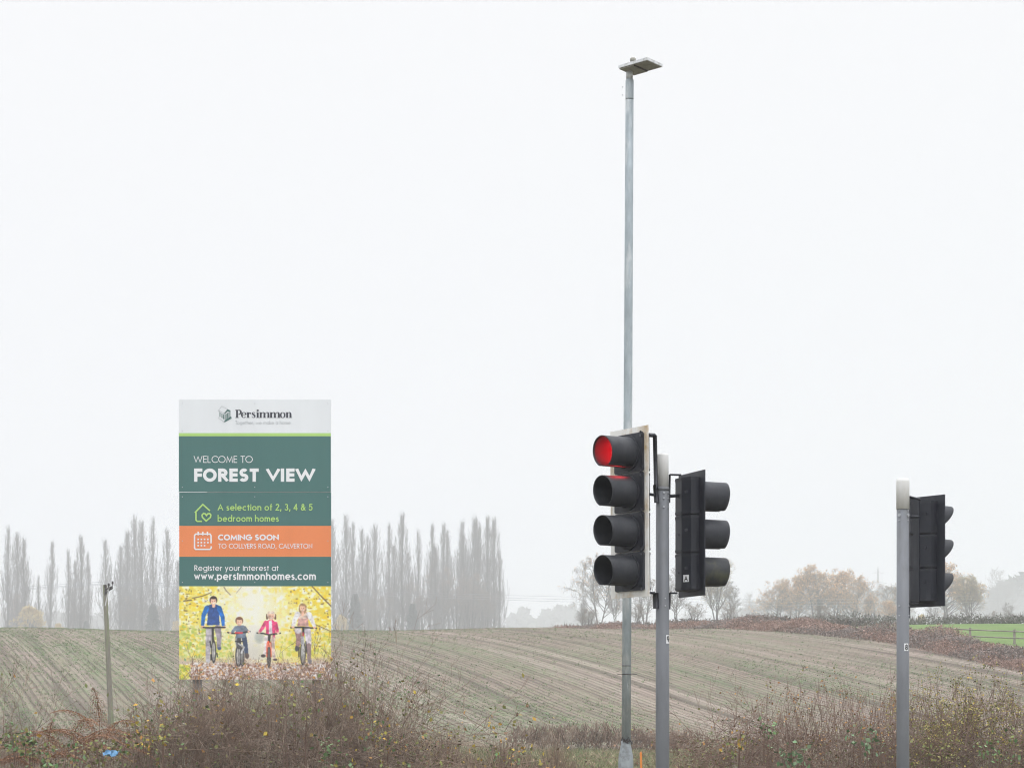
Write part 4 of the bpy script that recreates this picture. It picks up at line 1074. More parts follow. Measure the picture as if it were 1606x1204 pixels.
ORG = [(.72, .42, .17), (.64, .36, .13), (.74, .52, .28), (.54, .34, .18)]
YLW = [(.44, .30, .07), (.50, .34, .10), (.38, .25, .07), (.30, .24, .10)]
tp = {
 'birch': tree_proto('birch_tree', 21, 44, .75, .55, .06, .30, ORG, 2, bark='bark_pale', lsize=.014, fill=.62),
 'birch2': tree_proto('birch_tree', 22, 50, .85, .5, .07, .85, ORG, 3, lsize=.017, fill=.66),
 'birch3': tree_proto('birch_tree', 23, 50, .80, .55, .05, 1.0, ORG, 2, lsize=.018, fill=.62),
 'round': tree_proto('broadleaf_tree', 24, 64, .75, .95, 0, .5, [(.46, .36, .14), (.50, .38, .16), (.38, .30, .14)], 3, wob=.18, kids=(5, 7), lsize=.012),
 'bare': tree_proto('bare_tree', 25, 52, .75, .75, 0, 0, ORG, 2, kids=(5, 7)),
 'yellow': tree_proto('yellow_bush', 26, 54, .95, .7, 0, 1.0, [(.60, .44, .12), (.52, .36, .09), (.62, .50, .18), (.42, .32, .10)], 4, lsize=.034, kids=(5, 6)),
 'scrub': tree_proto('scrub_bush', 27, 46, .8, .85, 0, .5, [(.26, .17, .13), (.30, .20, .13), (.24, .18, .15)], 5, lsize=.012),
}
used = set()
def plant(kind, px, py, D, width, label, group=None, cat='tree', rz=None, sink=.15):
    """width = crown spread relative to its height (1 = as modelled)"""
    x, y, zt_ = put(px, py, D); zb = float(hgt(x, y))-sink
    o = tp[kind] if kind not in used else copy_tree(tp[kind]); used.add(kind)
    h = (zt_-zb)/1.02
    o.location = (x, y, zb); o.scale = (h*width, h*width, h); o.rotation_euler = (0, 0, rz if rz is not None else px*1.7)
    for k_ in ('group',):
        if k_ in o: del o[k_]
    return tag(o, label, cat, group)
HG = 'trees along the far hedge'
plant('birch', 940, 864, 286, .95, 'tall thin birch just left of the red traffic light, nearly leafless', HG)
plant('bare', 912, 935, 296, .9, 'low bare bush at the left foot of the tall thin birch', HG, 'bush')
plant('bare', 966, 905, 300, .9, 'bare tree behind the lower half of the street lamp column', HG)
plant('scrub', 1012, 900, 292, 1.0, 'brownish bare tree between lamp column and number 9 pole', HG)
plant('bare', 1062, 885, 300, .95, 'bare tree behind the signal head marked A', HG)
plant('round', 1122, 872, 292, .95, 'rounded bare tree showing below the black hoods right of number 9 pole', HG)
plant('bare', 1150, 905, 305, .8, 'small bare tree on the right edge of the clump behind the signals', HG)
plant('birch2', 1222, 905, 366, 1.20, 'small birch with a little orange leaf, leftmost of the central clump', HG)
plant('birch3', 1250, 893, 370, 1.13, 'birch with orange top, second from the left in the central clump', HG)
plant('birch2', 1279, 882, 367, 1.20, 'tallest drooping birch at the middle of the central clump', HG)
plant('birch3', 1309, 889, 373, 1.20, 'full orange birch right of the tallest one in the central clump', HG)
plant('birch2', 1341, 899, 366, 1.07, 'spreading orange-topped birch at the right end of the central clump', HG)
plant('birch3', 1367, 930, 372, 1.01, 'low orange birch trailing off the right end of the central clump', HG)
plant('birch3', 1395, 938, 329, 1.39, 'low orange bush just left of number 8 pole', HG, 'bush')
plant('birch', 1404, 912, 375, 1.2000000000000002, 'thin bare birch partly behind number 8 pole', HG)
plant('yellow', 1446, 962, 319, 1.1, 'small tawny bush under the single signal head', HG, 'bush')
plant('birch3', 1488, 870, 353, 1.35, 'tall birch with faded orange leaves beside the right signal hoods', HG)
plant('bare', 1465, 925, 366, .9, 'bare tree half hidden by the single signal head', HG)
plant('round', 1522, 896, 305, 1.05, 'fan-shaped yellowish tree standing alone near the green meadow', HG)
plant('bare', 1582, 942, 314, .9, 'dark bare tree at the far right behind the meadow', HG)
plant('scrub', 1560, 955, 311, 1.2, 'low greenish bush between the fan-shaped tree and the right edge', HG, 'bush')
plant('bare', 1575, 885, 900, 1.0, 'faint grey tree in the mist at the far right, taller one', 'faint misty trees')
plant('bare', 1545, 912, 940, 1.0, 'faint grey tree in the mist behind the fan-shaped tree', 'faint misty trees')
plant('bare', 1180, 925, 860, 1.0, 'faint misty tree between the signals and the central clump', 'faint misty trees')
for px, py, lb in ((922, 950, 'low brown bush at the field crest under the tall thin birch'), (1000, 945, 'low brown bush at the field crest between lamp column and number 9 pole'), (1090, 942, 'low brown bush below the signal head marked A'), (1140, 948, 'low brown bush under the hoods right of number 9 pole'), (1290, 945, 'low scrub bush under the middle of the central birch clump')):
    plant('scrub', px, py, 240, 1.7, lb, 'low bushes at the field crest', 'bush')
UG = 'scrub at the foot of the poplars'
plant('yellow', 47, 948, 460, 1.25, 'yellow autumn bush below the poplars near the left edge', None, 'bush')
plant('yellow', 535, 962, 480, .8, 'small tawny bush just right of the board', None, 'bush')
plant('yellow', 277, 972, 480, .8, 'small tawny bush just left of the board', None, 'bush')
plant('yellow', 92, 976, 465, 1.0, 'low dull orange bush right of the yellow bush', None, 'bush')
for px, py, lb in ((600, 918, 'pale scrub tree under the broad poplar right of the board'), (647, 905, 'pinkish bare scrub tree behind the middle conifer'), (690, 880, 'tall pinkish scrub tree among the poplars right of the small conifer'), (662, 925, 'low scrub tree right of the middle conifer'), (715, 900, 'dense scrub tree left of the densest poplars'), (738, 890, 'scrub tree at the foot of the densest poplars'), (574, 930, 'low scrub tree right of the first conifer'), (758, 915, 'low scrub tree left of the last two tall poplars')):
    plant('scrub', px, py, 492+(px % 9), 1.0, lb, UG)
for px, py, lb in ((122, 940, 'low bare scrub under the poplar group at left'), (205, 930, 'bare scrub tree under the poplars left of the board'), (30, 925, 'bare scrub tree behind the yellow bush'), (256, 945, 'low bare scrub next to the dark conifer left of the board')):
    plant('scrub', px, py, 492+(px % 9), .9, lb, UG)

def conifer(px, py, D, half, label):
    x, y, zt_ = put(px, py, D); zb = float(hgt(x, y)); h = zt_-zb; w = half/F_PX*D
    rg = np.random.default_rng(int(px)); r = thing('conifer', label, 'tree', (x, y, zb), 0, 'dark conifers among the poplars')
    MB().lathe([(.16, -.2), (.10, h*.5), (.03, h*.95)], 8).build('trunk', M['bark'], r)
    C, A = [], []
    n = 5200
    t = rg.random(n)**.8; a = rg.random(n)*6.283; lob = 1+.22*np.sin(a*3+t*19)+.18*np.sin(t*43)
    rr_ = w*np.clip((1-t)*1.5, 0, 1)**.75*lob*rg.random(n)**.45
    C = np.stack([np.cos(a)*rr_, np.sin(a)*rr_, t*h*.98+.1], 1); A = np.stack([np.cos(a), np.sin(a), .5+0*a], 1)
    leaf_mesh('crown', C, h*.055, [(.018, .036, .030), (.014, .030, .026), (.026, .046, .036)], r, int(px), axis=A, aspect=.62)
conifer(240, 948, 486, 10, 'dark conifer among the poplars just left of the board')
conifer(557, 933, 486, 9, 'dark conifer nearest the right side of the board')
conifer(647, 948, 484, 8.5, 'plump dark conifer in the middle of the right poplar row')
conifer(685, 936, 490, 4, 'slim dark conifer right of the plump one')
conifer(135, 974, 486, 5, 'tiny dark conifer at the foot of the left poplar group')

# the dark clipped hedge across the meadow's far side
def hedge(name, path, width, height, n, pal, label, size, seed, group=None, twig=.5):
    rg = np.random.default_rng(seed); P = np.array(path, float)
    seg = np.linalg.norm(np.diff(P, axis=0), axis=1); cum = np.concatenate([[0], np.cumsum(seg)])
    r = thing(name, label, 'hedge', (P[0, 0], P[0, 1], float(hgt(P[0, 0], P[0, 1]))), 0, group)
    s_ = rg.random(n)*cum[-1]; cx = np.interp(s_, cum, P[:, 0]); cy = np.interp(s_, cum, P[:, 1])
    a = rg.random(n)*6.283; q = np.sqrt(rg.random(n))
    hv = height*(1+.18*np.sin(s_*.9)+.15*np.sin(s_*2.3+1)+.10*np.sin(s_*.31))
    x = cx+np.cos(a)*q*width/2; y = cy+np.sin(a)*q*width/2; zz = hgt(x, y)+hv*rg.random(n)**.7*np.sqrt(1-.75*q**2)
    C = np.stack([x, y, zz], 1)-np.array(r.location)
    leaf_mesh('foliage', C, size, pal, r, seed, aspect=.5)
    m_ = int(n*twig*.4); j = rg.integers(0, n, m_); S = []
    for k in j:
        b = C[k]; ll = rg.uniform(.2, .5)*height; S.append((b, b+np.array([rg.normal()*.35, rg.normal()*.35, 1])*ll, .012, .005))
    twigs('twigs', S, M['twig' if height < .6 and width < 1 else 'twig_tree'], r)
    return r
hedge('field_hedge', [(14, 126), (24, 129), (34, 131), (48, 133)], 2.2, .75, 12000, [(.10, .10, .08), (.12, .11, .09), (.09, .10, .075)], 'dark clipped hedge along the far side of the green meadow', .17, 41)
hedge('field_hedge', [(3, 124), (10, 120), (16, 113), (20, 112)], 2.0, .48, 9000, [(.12, .11, .09), (.14, .11, .095), (.10, .09, .08)], 'dark scrubby hedge at the top of the field behind the bracken', .16, 42)
lowh = hedge('low_hedge', [put(806, 1170, 58)[:2], put(905, 1170, 58.5)[:2], put(985, 1170, 58)[:2], put(1085, 1170, 57.5)[:2]], .7, .58, 2600, [(.20, .165, .15), (.165, .14, .13), (.25, .20, .165)], 'low bare clipped hedge at the near edge of the field, left of number 9 pole', .055, 43, twig=2.0)

# bracken bank between field and meadow
def bracken_bank():
    rg = np.random.default_rng(8); n = 120000
    seg = np.linalg.norm(np.diff(BR, axis=0), axis=1); cum = np.concatenate([[0], np.cumsum(seg)])
    s_ = rg.random(n)*(cum[-1]-6.5)
    cx = np.interp(s_, cum, BR[:, 0]); cy = np.interp(s_, cum, BR[:, 1])
    u = rg.uniform(-1, 1, n)
    lump = .62+.25*np.sin(s_*1.1)+.20*np.sin(s_*2.7+1.1)+.18*np.sin(s_*.43+.6)
    hv = np.clip(lump, .25, 1.3)*np.sqrt(np.clip(1-u**2, 0, 1))*np.interp(s_, [0, 20, 36, cum[-1]-14, cum[-1]], [.92, .80, .78, .5, .25])
    x = cx+u*1.35+rg.normal(size=n)*.15; y = cy+u*.5+rg.normal(size=n)*.2
    z = hgt(x, y)+hv*rg.random(n)**.45
    t = .5+.5*np.sin(s_*.8+u*2+1.7*np.sin(s_*.23))
    rust = t+rg.normal(size=n)*.25 > .38
    pal = np.where(rust[:, None], np.array([[.31, .205, .165]]), np.array([[.23, .19, .17]]))*rg.uniform(.65, 1.35, (n, 1))
    C = np.stack([x, y, z], 1)
    o = leaf_mesh('bracken_bank', C, .105, [(1, 1, 1)], None, 9, aspect=.45, up=.1)
    o.data.color_attributes['tint'].data.foreach_set('color', np.repeat(np.concatenate([pal, np.ones((n, 1))], 1)[:, None], 4, 1).astype(np.float32).ravel())
    tag(o, 'rusty dead bracken and scrub banked along the right edge of the field', 'bracken', kind='stuff')
bracken_bank()

# timber fence in the meadow
fence = thing('timber_fence', 'grey post and rail timber fence at the right edge of the green meadow', 'fence', (0, 0, 0))
fpts = []
for px, D in ((1474, 91.3), (1521.5, 90.2), (1591, 89.3), (1660, 88.6)):
    x = (px-803)/F_PX*D; fpts.append((x, D, float(hgt(x, D))))
fence.location = fpts[0]
fr_ = np.array(fpts)-np.array(fpts[0])
for p in fr_: MB().box((p[0]-.045, p[1]-.045, p[2]-.3), (p[0]+.045, p[1]+.06, p[2]+.68)).build('post', M['wood_rail'], fence)
for hgt_ in (.28, .58):
    for p, q in zip(fr_, fr_[1:]): MB().tube([p+np.array([0, -.08, hgt_]), q+np.array([0, -.08, hgt_])], .03, 4).build('rail', M['wood_rail'], fence)

# far off: wooded rise and pylon, nearly lost in the mist
def far_wood(x0, x1, D, tops, label, seed):
    rg = np.random.default_rng(seed); n = 9000
    px = rg.uniform(x0, x1, n); h = np.interp(px, [t[0] for t in tops], [t[1] for t in tops])
    h = h+5*np.sin(px*.35)+3*np.sin(px*.9)
    y = D+rg.uniform(-20, 20, n); x = (px-803)/F_PX*y; zt_ = EYE+(HOR-h)/F_PX*y; zb = hgt(x, y)-3
    C = np.stack([x, y, zb+(zt_-zb)*rg.random(n)**.6], 1)
    o = leaf_mesh('far_wood', C, 6.0, [(.05, .06, .05), (.06, .06, .055)], None, seed, aspect=.9, up=0)
    tag(o, label, 'woodland', kind='stuff')
far_wood(796, 925, 1240, [(796, 978), (815, 962), (826, 966), (838, 982), (855, 972), (872, 964), (890, 964), (905, 972), (925, 980)], 'pale misty woodland on the skyline right of the poplars', 51)
far_wood(1150, 1420, 1150, [(1150, 962), (1200, 955), (1290, 948), (1380, 940), (1420, 938)], 'pale misty woodland behind the central clump of birches', 52)
far_wood(1480, 1700, 1180, [(1480, 957), (1545, 945), (1572, 922), (1610, 908), (1700, 912)], 'pale misty woodland at the far right', 53)
far_wood(-80, 320, 1100, [(-80, 974), (60, 970), (150, 976), (240, 970), (320, 975)], 'pale misty woodland behind the left poplars', 54)
PD = 1240.0; x, y, zt_ = put(1377, 888, PD); zb = float(hgt(x, y))
pyl = MB(); hh = zt_-zb
for sx in (-1, 1):
    for sy in (-1, 1):
        pyl.tube([(sx*2.6, sy*2.6, -1), (sx*.9, sy*.9, hh*.62), (0, 0, hh)], .12, 4)
for t in np.linspace(0.05, .6, 7):
    w0 = 2.6-1.7*t/.62; w1 = 2.6-1.7*min(.62, t+.08)/.62
    for sy in (-1, 1): pyl.tube([(-w0, sy*w0, t*hh), (w1, sy*w1, (t+.08)*hh)], .08, 4); pyl.tube([(w0, sy*w0, t*hh), (-w1, sy*w1, (t+.08)*hh)], .08, 4)
for t, w in ((.66, 4.4), (.79, 5.2), (.91, 3.6)): pyl.tube([(-w, 0, hh*t), (0, 0, hh*t+.9), (w, 0, hh*t)], .1, 4)
po = pyl.build('pylon', M['iron'], None, (x, y, zb)); tag(po, 'ghostly lattice pylon in the mist left of number 8 pole', 'pylon')

# ------------------------------------------------------------------ stubble and seedlings on the field
def blades(name, C, h, pal, seed, lean=.35, width=.012, weights=None, kind='stuff'):
    rg = np.random.default_rng(seed); n = len(C); h = h*rg.uniform(.5, 1.3, n)
    a = rg.random(n)*6.283; w = width*rg.uniform(.7, 1.4, n)
    dx = np.stack([np.cos(a)*w, np.sin(a)*w, 0*a], 1)
    tip = C+np.stack([rg.normal(size=n)*lean*h, rg.normal(size=n)*lean*h, h], 1)
    V = np.stack([C-dx, C+dx, tip], 1).reshape(-1, 3)
    pal = np.array(pal); c = pal[rg.choice(len(pal), n, p=weights)]*rg.uniform(.75, 1.25, (n, 1))
    o = mesh_np(name, V, [np.arange(3*n).reshape(-1, 3)], M['foliage'], col=np.repeat(c, 3, 0))
    return o
rg = np.random.default_rng(77)
n = 110000
y = 58+60*rg.random(n)**1.25; x = (rg.uniform(-60, 1660, n)-803)/F_PX*y
u = x*ROW[0]+y*ROW[1]; v = -x*ROW[1]+y*ROW[0]
u = np.round(u/.26)*.26+rg.normal(size=n)*.035
x = u*ROW[0]-v*ROW[1]; y = u*ROW[1]+v*ROW[0]
ok = (br_side(x, y) < -1.0) & (y > 58.5) & (y < 119); x, y = x[ok], y[ok]
dens = .55+.45*np.sin(x*.31+y*.07+1)*np.sin(y*.23-x*.05); ok = rg.random(len(x)) < np.clip(dens+.35, .12, 1); x, y = x[ok], y[ok]
C = np.stack([x, y, hgt(x, y)-.01], 1)
tag(blades('stubble', C, .055, [(.36, .30, .24), (.28, .225, .18), (.17, .135, .11), (.42, .36, .29)], 78, .5, .010, [.3, .35, .2, .15]), 'short pale stubble standing in rows across the ploughed field', 'stubble', kind='stuff')
gk = rg.random(len(x)) < np.clip(.10+.42*smooth(2, -16, x+(y-85)*.15)+.25*(np.sin(x*.17+2)*np.sin(y*.21+x*.1) > .35), 0, .75)*.75
Cg = C[gk]+np.stack([rg.normal(size=gk.sum())*.06, rg.normal(size=gk.sum())*.06, 0*C[gk, 0]], 1)
tag(blades('seedlings', np.repeat(Cg, 3, 0)+rg.normal(size=(3*len(Cg), 3))*np.array([.05, .05, 0]), .060, [(.12, .205, .07), (.15, .235, .09), (.10, .17, .065)], 79, .9, .017), 'thin green seedlings coming up between the rows of the field', 'seedlings', kind='stuff')

# ------------------------------------------------------------------ verge: grass, dead stalks
n = 26000
D = rg.uniform(38, 58.5, n); x = (rg.uniform(640, 1140, n)-803)/F_PX*D
C = np.stack([x, D, hgt(x, D)-.01], 1)
tag(blades('verge_grass', C, .15, [(.15, .185, .075), (.24, .22, .12), (.36, .29, .19), (.12, .16, .06)], 81, .6, .012), 'rough mixed grass between the roadside scrub and the field', 'grass', kind='stuff')
n = 5200
px = rg.uniform(560, 905, n); D = rg.uniform(33, 41, n); top = np.interp(px, [560, 640, 720, 780, 860, 905], [1128, 1140, 1152, 1160, 1158, 1172])
x = (px-803)/F_PX*D; z1 = EYE+(HOR-top)/F_PX*D
cl = .6+.4*np.sin(px*.11)*np.sin(px*.037+1)
C = np.stack([x, D, 0*D], 1)
tag(blades('dead_stalks', C, np.clip(z1*cl, .1, 1.2), [(.24, .17, .11), (.17, .115, .08), (.30, .235, .16), (.12, .085, .06)], 82, .22, .008), 'tangle of dead brown stalks below the field, right of the board', 'dead stalks', kind='stuff')

# ------------------------------------------------------------------ roadside shrubs
OLIVE = [(.20, .215, .065), (.16, .19, .06), (.26, .245, .08)]
AUT = [(.48, .36, .05), (.42, .22, .06), (.50, .30, .05), (.30, .26, .06), (.16, .17, .05)]
GREEN = [(.12, .22, .080), (.16, .27, .11), (.22, .33, .17), (.10, .175, .065)]
def shrub(name, label, px0, px1, env, n, D0, D1, seed, m, depth=3, kids=(2, 4), spread=.70, up=.10, leanout=.35, r=.011, leaves=0, lpal=None, lsize=.064, tall_leaf=0.0, group=None, cat='shrub', wob=.3, lowtangle=0, hvar=(.40, 1.0), lz=(.0, 1.), leaf_near=None):
    rd = random.Random(seed); S = []; tips = []
    cx, _, _ = put((px0+px1)/2, 0, (D0+D1)/2)
    root = thing(name, label, cat, (cx, (D0+D1)/2, 0), 0, group)
    ex, ey = [e[0] for e in env], [e[1] for e in env]
    for i in range(n):
        px = rd.uniform(px0, px1); D = rd.uniform(D0, D1)
        f = (px-(px0+px1)/2)/((px1-px0)/2)
        h = max(.25, (EYE+(HOR-np.interp(px, ex, ey))/F_PX*D))*rd.uniform(*hvar)
        x = (px-803)/F_PX*D-f*leanout*h*.5
        d = (f*leanout+rd.uniform(-.22, .22), rd.uniform(-.3, .2), 1)
        grow(S, rd, (x, D, 0), d, h*1.02, r*rd.uniform(.5, 1.1), depth, kids, spread, up, wob, (.32, .62), .22, 6, .0021, tips)
    for i in range(lowtangle):
        px = rd.uniform(px0, px1); D = rd.uniform(D0-.3, D1-.3); z = rd.uniform(.45, 1.05)
        grow(S, rd, ((px-803)/F_PX*D, D, z), (rd.uniform(-1, 1), rd.uniform(-.4, .4), rd.uniform(-.2, .5)), rd.uniform(.5, 1.3), .006, 2, (2, 4), .8, -.02, .5, (.4, .7), .1, 5, .0021, tips)
    off = np.array([cx, (D0+D1)/2, 0])
    S = [(a-off, b-off, r0, r1) for a, b, r0, r1 in S]
    twigs('branches', S, m, root, 3)
    if leaves:
        rg = np.random.default_rng(seed); P = np.array([s[1] for s in S]); zt_ = P[:, 2]
        w = ((zt_ > lz[0]) & (zt_ < lz[1]*2.2)).astype(float)*(1+tall_leaf*np.clip(zt_-.8, 0, 1)*3)
        clump = .5+.5*np.sin(P[:, 0]*5.1+seed)*np.sin(P[:, 2]*6+P[:, 0]*2)
        w *= .15+clump**2
        idx = rg.choice(len(P), leaves, p=w/w.sum())
        leaf_mesh('leaves', P[idx]+rg.normal(size=(leaves, 3))*.025, lsize, lpal or AUT, root, seed, aspect=.72)
    return root

ENV1 = [(190, 1160), (240, 1118), (300, 1082), (360, 1076), (430, 1066), (480, 1058), (520, 1050), (560, 1018), (600, 1045), (650, 1080), (700, 1120), (760, 1150)]
shrub('bare_shrub', 'bare twiggy shrub with yellow leaves in front of the left post of the board', 195, 345, ENV1, 105, 28.2, 30.4, 101, M['twig'], hvar=(.62, 1.0), leaves=560, lpal=AUT+OLIVE+GREEN, lowtangle=60)
shrub('bare_shrub', 'densest thicket of bare dark twigs below the middle of the board', 320, 520, ENV1, 150, 28.4, 30.6, 102, M['twig'], hvar=(.6, 1.0), leaves=300, lpal=AUT+OLIVE, lowtangle=95)
shrub('bare_shrub', 'tall bare shrub with long twigs fanning out right of the board', 500, 665, ENV1, 92, 28.6, 30.6, 103, M['twig'], leaves=440, lpal=AUT+OLIVE+GREEN, lowtangle=110, leanout=.62)
shrub('bare_shrub', 'thin bare shrub standing at the left edge', -70, 62, [(-70, 1040), (20, 1040), (62, 1075), (110, 1120)], 24, 27.6, 29.4, 104, M['twig'], leaves=60, lowtangle=10, spread=.8)
shrub('low_shrub', 'low brown leafy shrub trailing off right of the fanning bare shrub', 630, 830, [(630, 1130), (700, 1140), (760, 1150), (830, 1170)], 30, 30, 33, 105, M['twig'], leaves=340, lpal=OLIVE+AUT+[(.20, .12, .07)], lowtangle=24, depth=2)

ENV2 = [(1050, 1180), (1090, 1172), (1130, 1158), (1170, 1140), (1200, 1118), (1250, 1108), (1300, 1112), (1360, 1110), (1400, 1112), (1450, 1108), (1500, 1104), (1550, 1098), (1600, 1092), (1680, 1085)]
shrub('bramble_scrub', 'low russet scrub with a few green leaves just right of number 9 pole', 1066, 1190, ENV2, 62, 27.6, 30, 111, M['twig_red'], depth=2, spread=.5, leanout=.15, r=.006, leaves=420, lpal=[(.22, .13, .08), (.28, .16, .07)]+OLIVE, lsize=.045, lowtangle=36)
shrub('thin_stemmed_scrub', 'stand of thin upright brown stems with orange tips left of number 8 pole', 1175, 1410, ENV2, 150, 27.6, 30.4, 112, M['twig_red'], depth=2, kids=(2, 4), spread=.42, up=.22, leanout=.08, r=.0065, leaves=1300, lpal=[(.50, .26, .08), (.32, .16, .07), (.24, .15, .10), (.22, .20, .07)], lsize=.034, tall_leaf=1.2, wob=.2, lowtangle=56, hvar=(.5, 1.04))
shrub('leafy_scrub', 'thicket of thin stems with small yellow-green leaves right of number 8 pole', 1425, 1530, ENV2, 74, 27.8, 30.4, 113, M['twig_red'], depth=2, kids=(3, 5), spread=.45, up=.2, leanout=.1, r=.006, leaves=5200, lpal=[(.33, .30, .10), (.25, .24, .085), (.17, .18, .065), (.44, .36, .09)], lsize=.030, tall_leaf=.8, wob=.2, lowtangle=50)
shrub('leafy_scrub', 'thorn scrub with brighter yellow leaves filling the right edge', 1515, 1680, ENV2, 84, 27.8, 30.4, 114, M['twig_red'], depth=2, kids=(3, 5), spread=.45, up=.2, leanout=.1, r=.007, leaves=4400, lpal=[(.48, .36, .07), (.27, .26, .08), (.17, .18, .06), (.13, .11, .06)], lsize=.032, tall_leaf=.5, wob=.22, lowtangle=50)

def bramble(px, py, D, spread_px, n, label, seed, pal, size=.075, cat='bramble'):
    """a clump of arching stems with big toothed leaves"""
    rg = np.random.default_rng(seed); rd = random.Random(seed)
    x, _, z = put(px, py, D); k = F_PX/D; r = thing('bramble', label, cat, (x, D, 0), 0)
    S = []; C = []
    for i in range(max(7, n//9)):
        bx = rd.uniform(-1, 1)*spread_px/k; ztop = z+rd.uniform(-.12, .16)
        pts = [np.array([bx*.6, rd.uniform(0, .3), 0]), np.array([bx*.8, -.05, ztop*.7]), np.array([bx, -.1, ztop]), np.array([bx+rd.uniform(-.25, .25), -.2, ztop-.08])]
        for p, q in zip(pts, pts[1:]): S.append((p, q, .005, .004))
        for j in range(max(1, n//max(7, n//9))):
            t = rd.random()*.9+1.1; a = pts[int(t)]; b = pts[int(t)+1]; C.append(a+(b-a)*(t-int(t))+np.array([rd.gauss(0, .05), rd.gauss(0, .05), rd.gauss(0, .05)]))
    twigs('stems', S, M['twig_red'], r)
    leaf_mesh('leaves', C, size, pal, r, seed, aspect=.78, up=.6)
PALE = [(.17, .27, .15), (.12, .21, .10), (.21, .30, .17)]
bramble(1158, 1158, 27.4, 22, 60, 'bramble with mixed olive and yellow leaves below the low russet scrub', 201, OLIVE+AUT, .06)
bramble(1246, 1172, 27.2, 26, 60, 'pale green bramble leaves low among the thin brown stems', 202, PALE, .085)
bramble(1355, 1150, 27.2, 26, 54, 'pale green bramble arching beside number 8 pole', 203, PALE, .075)
bramble(1205, 1137, 27.5, 14, 40, 'small green bramble near the left end of the thin brown stems', 204, GREEN, .065)
bramble(1560, 1160, 27.3, 30, 90, 'green leaved bramble at the foot of the yellow thorn scrub', 205, GREEN+OLIVE, .055)
bramble(1465, 1168, 27.3, 26, 90, 'small leaved olive bramble right of the foot of number 8 pole', 206, OLIVE, .045)
bramble(38, 1150, 27.0, 28, 130, 'green bramble patch at the bottom left under the thin bare shrub', 207, GREEN+OLIVE, .07)
bramble(95, 1178, 26.8, 40, 120, 'low green and brown bramble beneath the dead bracken', 208, GREEN+OLIVE+[(.25, .14, .07)], .06)
bramble(235, 1130, 27.2, 30, 100, 'bramble with yellowing leaves left of the board posts', 209, AUT+OLIVE+OLIVE, .062)
bramble(170, 1170, 26.9, 30, 110, 'bramble with dull olive leaves at the foot of the timber pole', 210, OLIVE+[(.22, .13, .07)], .06)
bramble(520, 1165, 27.2, 40, 60, 'scattered green bramble leaves below the fanning bare shrub', 211, GREEN, .06)
bramble(600, 1140, 28.4, 34, 80, 'bramble with green and yellow leaves right of the board', 212, GREEN+AUT, .06)
bramble(460, 1085, 28.0, 30, 46, 'olive bramble climbing in front of the right post of the board', 213, OLIVE, .055)
bramble(790, 1170, 31, 40, 60, 'low bramble with a few bright leaves between board and lamp column', 214, GREEN+OLIVE+AUT, .06)

def fern(px, py, D, label, seed, n=7, L=.75):
    rd = random.Random(seed); x, _, z = put(px, py, D); r = thing('dead_bracken', label, 'bracken', (x, D, 0), 0, 'dead bracken ferns at the bottom left')
    for i in range(n):
        a = rd.uniform(-1.3, 1.3)+(math.pi/2 if False else 0); dx = math.sin(a)*rd.choice((-1, 1)) if i % 2 else math.sin(a); S = []; C = []; A = []; SZ = []
        p = np.array([rd.uniform(-.12, .12), rd.uniform(-.2, .2), 0.]); d = nrm_(np.array([dx*.35, rd.uniform(-.3, .1), 1.])); st = z*rd.uniform(.65, 1.05)
        S.append((p, p+d*st, .005, .004)); p = p+d*st; n_ = 22; d = nrm_(d+np.array([dx*.9, -.25, 0]))
        for j in range(n_):
            d = nrm_(d+np.array([dx*.05, -.01, -.075])); q = p+d*L/n_; S.append((p, q, .0035, .003)); sd = nrm_(np.cross(d, (0, .25, 1)))
            for sg in (-1, 1):
                pl = .20*math.sin(math.pi*min(1, (j+4)/(n_+4)))**.8*(1-j/n_*.75)+.012
                e = nrm_(sd*sg+d*.35+np.array([0, 0, -.35]))
                for m_ in range(6):
                    f = m_/6.0; c = p+e*pl*f
                    for s2 in (-1, 1): C.append(c); A.append(nrm_(e*.35+d*s2*.9)); SZ.append(.030*(1-f*.75)*(1-j/n_*.5)+.006)
            p = q
        fr = twigs('frond', S, M['twig_red'], r)
        leaf_mesh('leaflets', C, np.array(SZ), [(.30, .155, .085), (.36, .20, .115), (.24, .115, .065)], fr, seed+i, axis=A, aspect=.55, up=.3)
fern(100, 1150, 27.8, 'rust-coloured dead bracken with drooping fronds under the bare left shrub', 301, 9, .85)
fern(150, 1140, 28.3, 'rust-coloured dead bracken at the foot of the timber pole', 302, 7, .75)
fern(70, 1168, 27.4, 'crumpled brown bracken low beside the green bramble patch', 303, 6, .6)

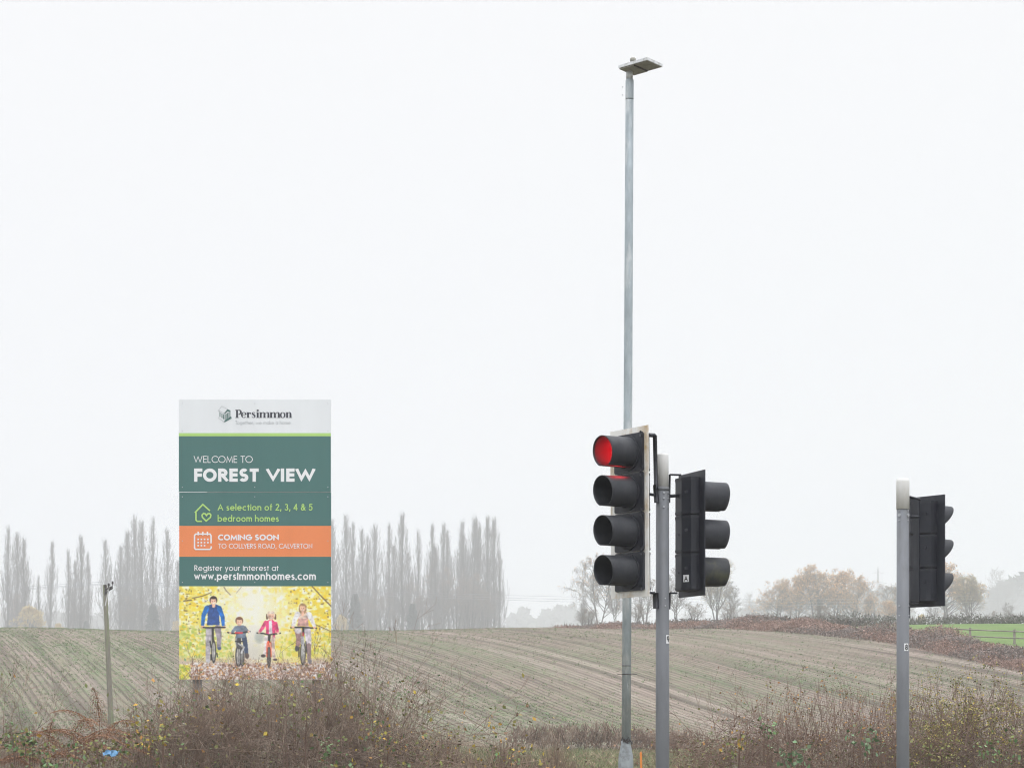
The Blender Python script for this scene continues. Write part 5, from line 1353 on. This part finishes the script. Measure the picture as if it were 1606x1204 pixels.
# low tangle of dead stems and leaves that closes the foot of the shrubs
def undergrowth():
    rd = random.Random(9); S = []
    for i in range(3800):
        px = rd.uniform(-80, 1690)
        if 690 < px < 1060 and rd.random() < .88: continue
        D = rd.uniform(28.0, 31.5); z = rd.random()**.8*(.80 if px < 690 else .88)
        p = np.array([(px-803)/F_PX*D, D, z]); d = nrm_(np.array([rd.uniform(-1, 1), rd.uniform(-.4, .4), rd.uniform(-.15, .7)])); L = rd.uniform(.25, .7)
        for j in range(3):
            d = nrm_(d+np.array([rd.uniform(-.3, .3), rd.uniform(-.3, .3), rd.uniform(-.25, .2)])); q = p+d*L/3; S.append((p, q, .0042-.0008*j, .0034-.0008*j)); p = q
    o = twigs('undergrowth', S, M['twig'], None)
    tag(o, 'tangle of dead stems closing the foot of the roadside shrubs', 'undergrowth', kind='stuff')
    rg = np.random.default_rng(10); n = 21000; px = rg.uniform(-80, 1690, n); keep = ~((px > 690) & (px < 1060)) | (rg.random(n) < .22); px = px[keep]
    D = rg.uniform(28.0, 32, len(px)); z = .92*rg.random(len(px))**.9*np.where((px > 690) & (px < 1060), .62, 1)
    C = np.stack([(px-803)/F_PX*D, D, z], 1)
    o = leaf_mesh('leaf_litter', C, .045, [(.15, .10, .075), (.20, .125, .08), (.14, .135, .065), (.27, .185, .12), (.17, .185, .07)], None, 12, weights=[.28, .22, .2, .15, .15])
    tag(o, 'brown and olive leaves caught low among the roadside shrubs', 'leaves', kind='stuff')
undergrowth()

# small things
x, y, z = put(1007.5, 1177, 26.0)
st = MB().box((-.013, -.013, 0), (.013, .013, z-.03)).add([(-.013, -.013, z-.03), (.013, -.013, z-.03), (.013, .013, z-.03), (-.013, .013, z-.03), (.004, 0, z)], [(0, 1, 4), (1, 2, 4), (2, 3, 4), (3, 0, 4)]).build('marker_stake', M['orange_stake'], None, (x, y, 0), (0, R(-1.5), 0))
tag(st, 'small orange marker stake in the grass between the lamp column and number 9 pole', 'stake')
rg = np.random.default_rng(4); x, y, z = put(174, 1181, 26.6)
g = 7; gx, gy = np.meshgrid(np.linspace(-.17, .17, g), np.linspace(-.08, .08, g)); V = np.stack([gx+rg.normal(size=gx.shape)*.02, gy+rg.normal(size=gx.shape)*.02, .07*np.sin(gx*22)*np.cos(gy*30)+rg.normal(size=gx.shape)*.022], -1).reshape(-1, 3)
i_ = (np.arange(g-1)[:, None]*g+np.arange(g-1)[None]).ravel()
sc_ = mesh_np('plastic_scrap', V, [np.stack([i_, i_+1, i_+g+1, i_+g], 1)], M['blue'], None, loc=(x, y, z)); sc_.rotation_euler = (R(38), 0, 0); sc_.scale = (.55, .55, .55)
tag(sc_, 'crumpled scrap of blue plastic caught in the brambles at bottom left', 'litter')
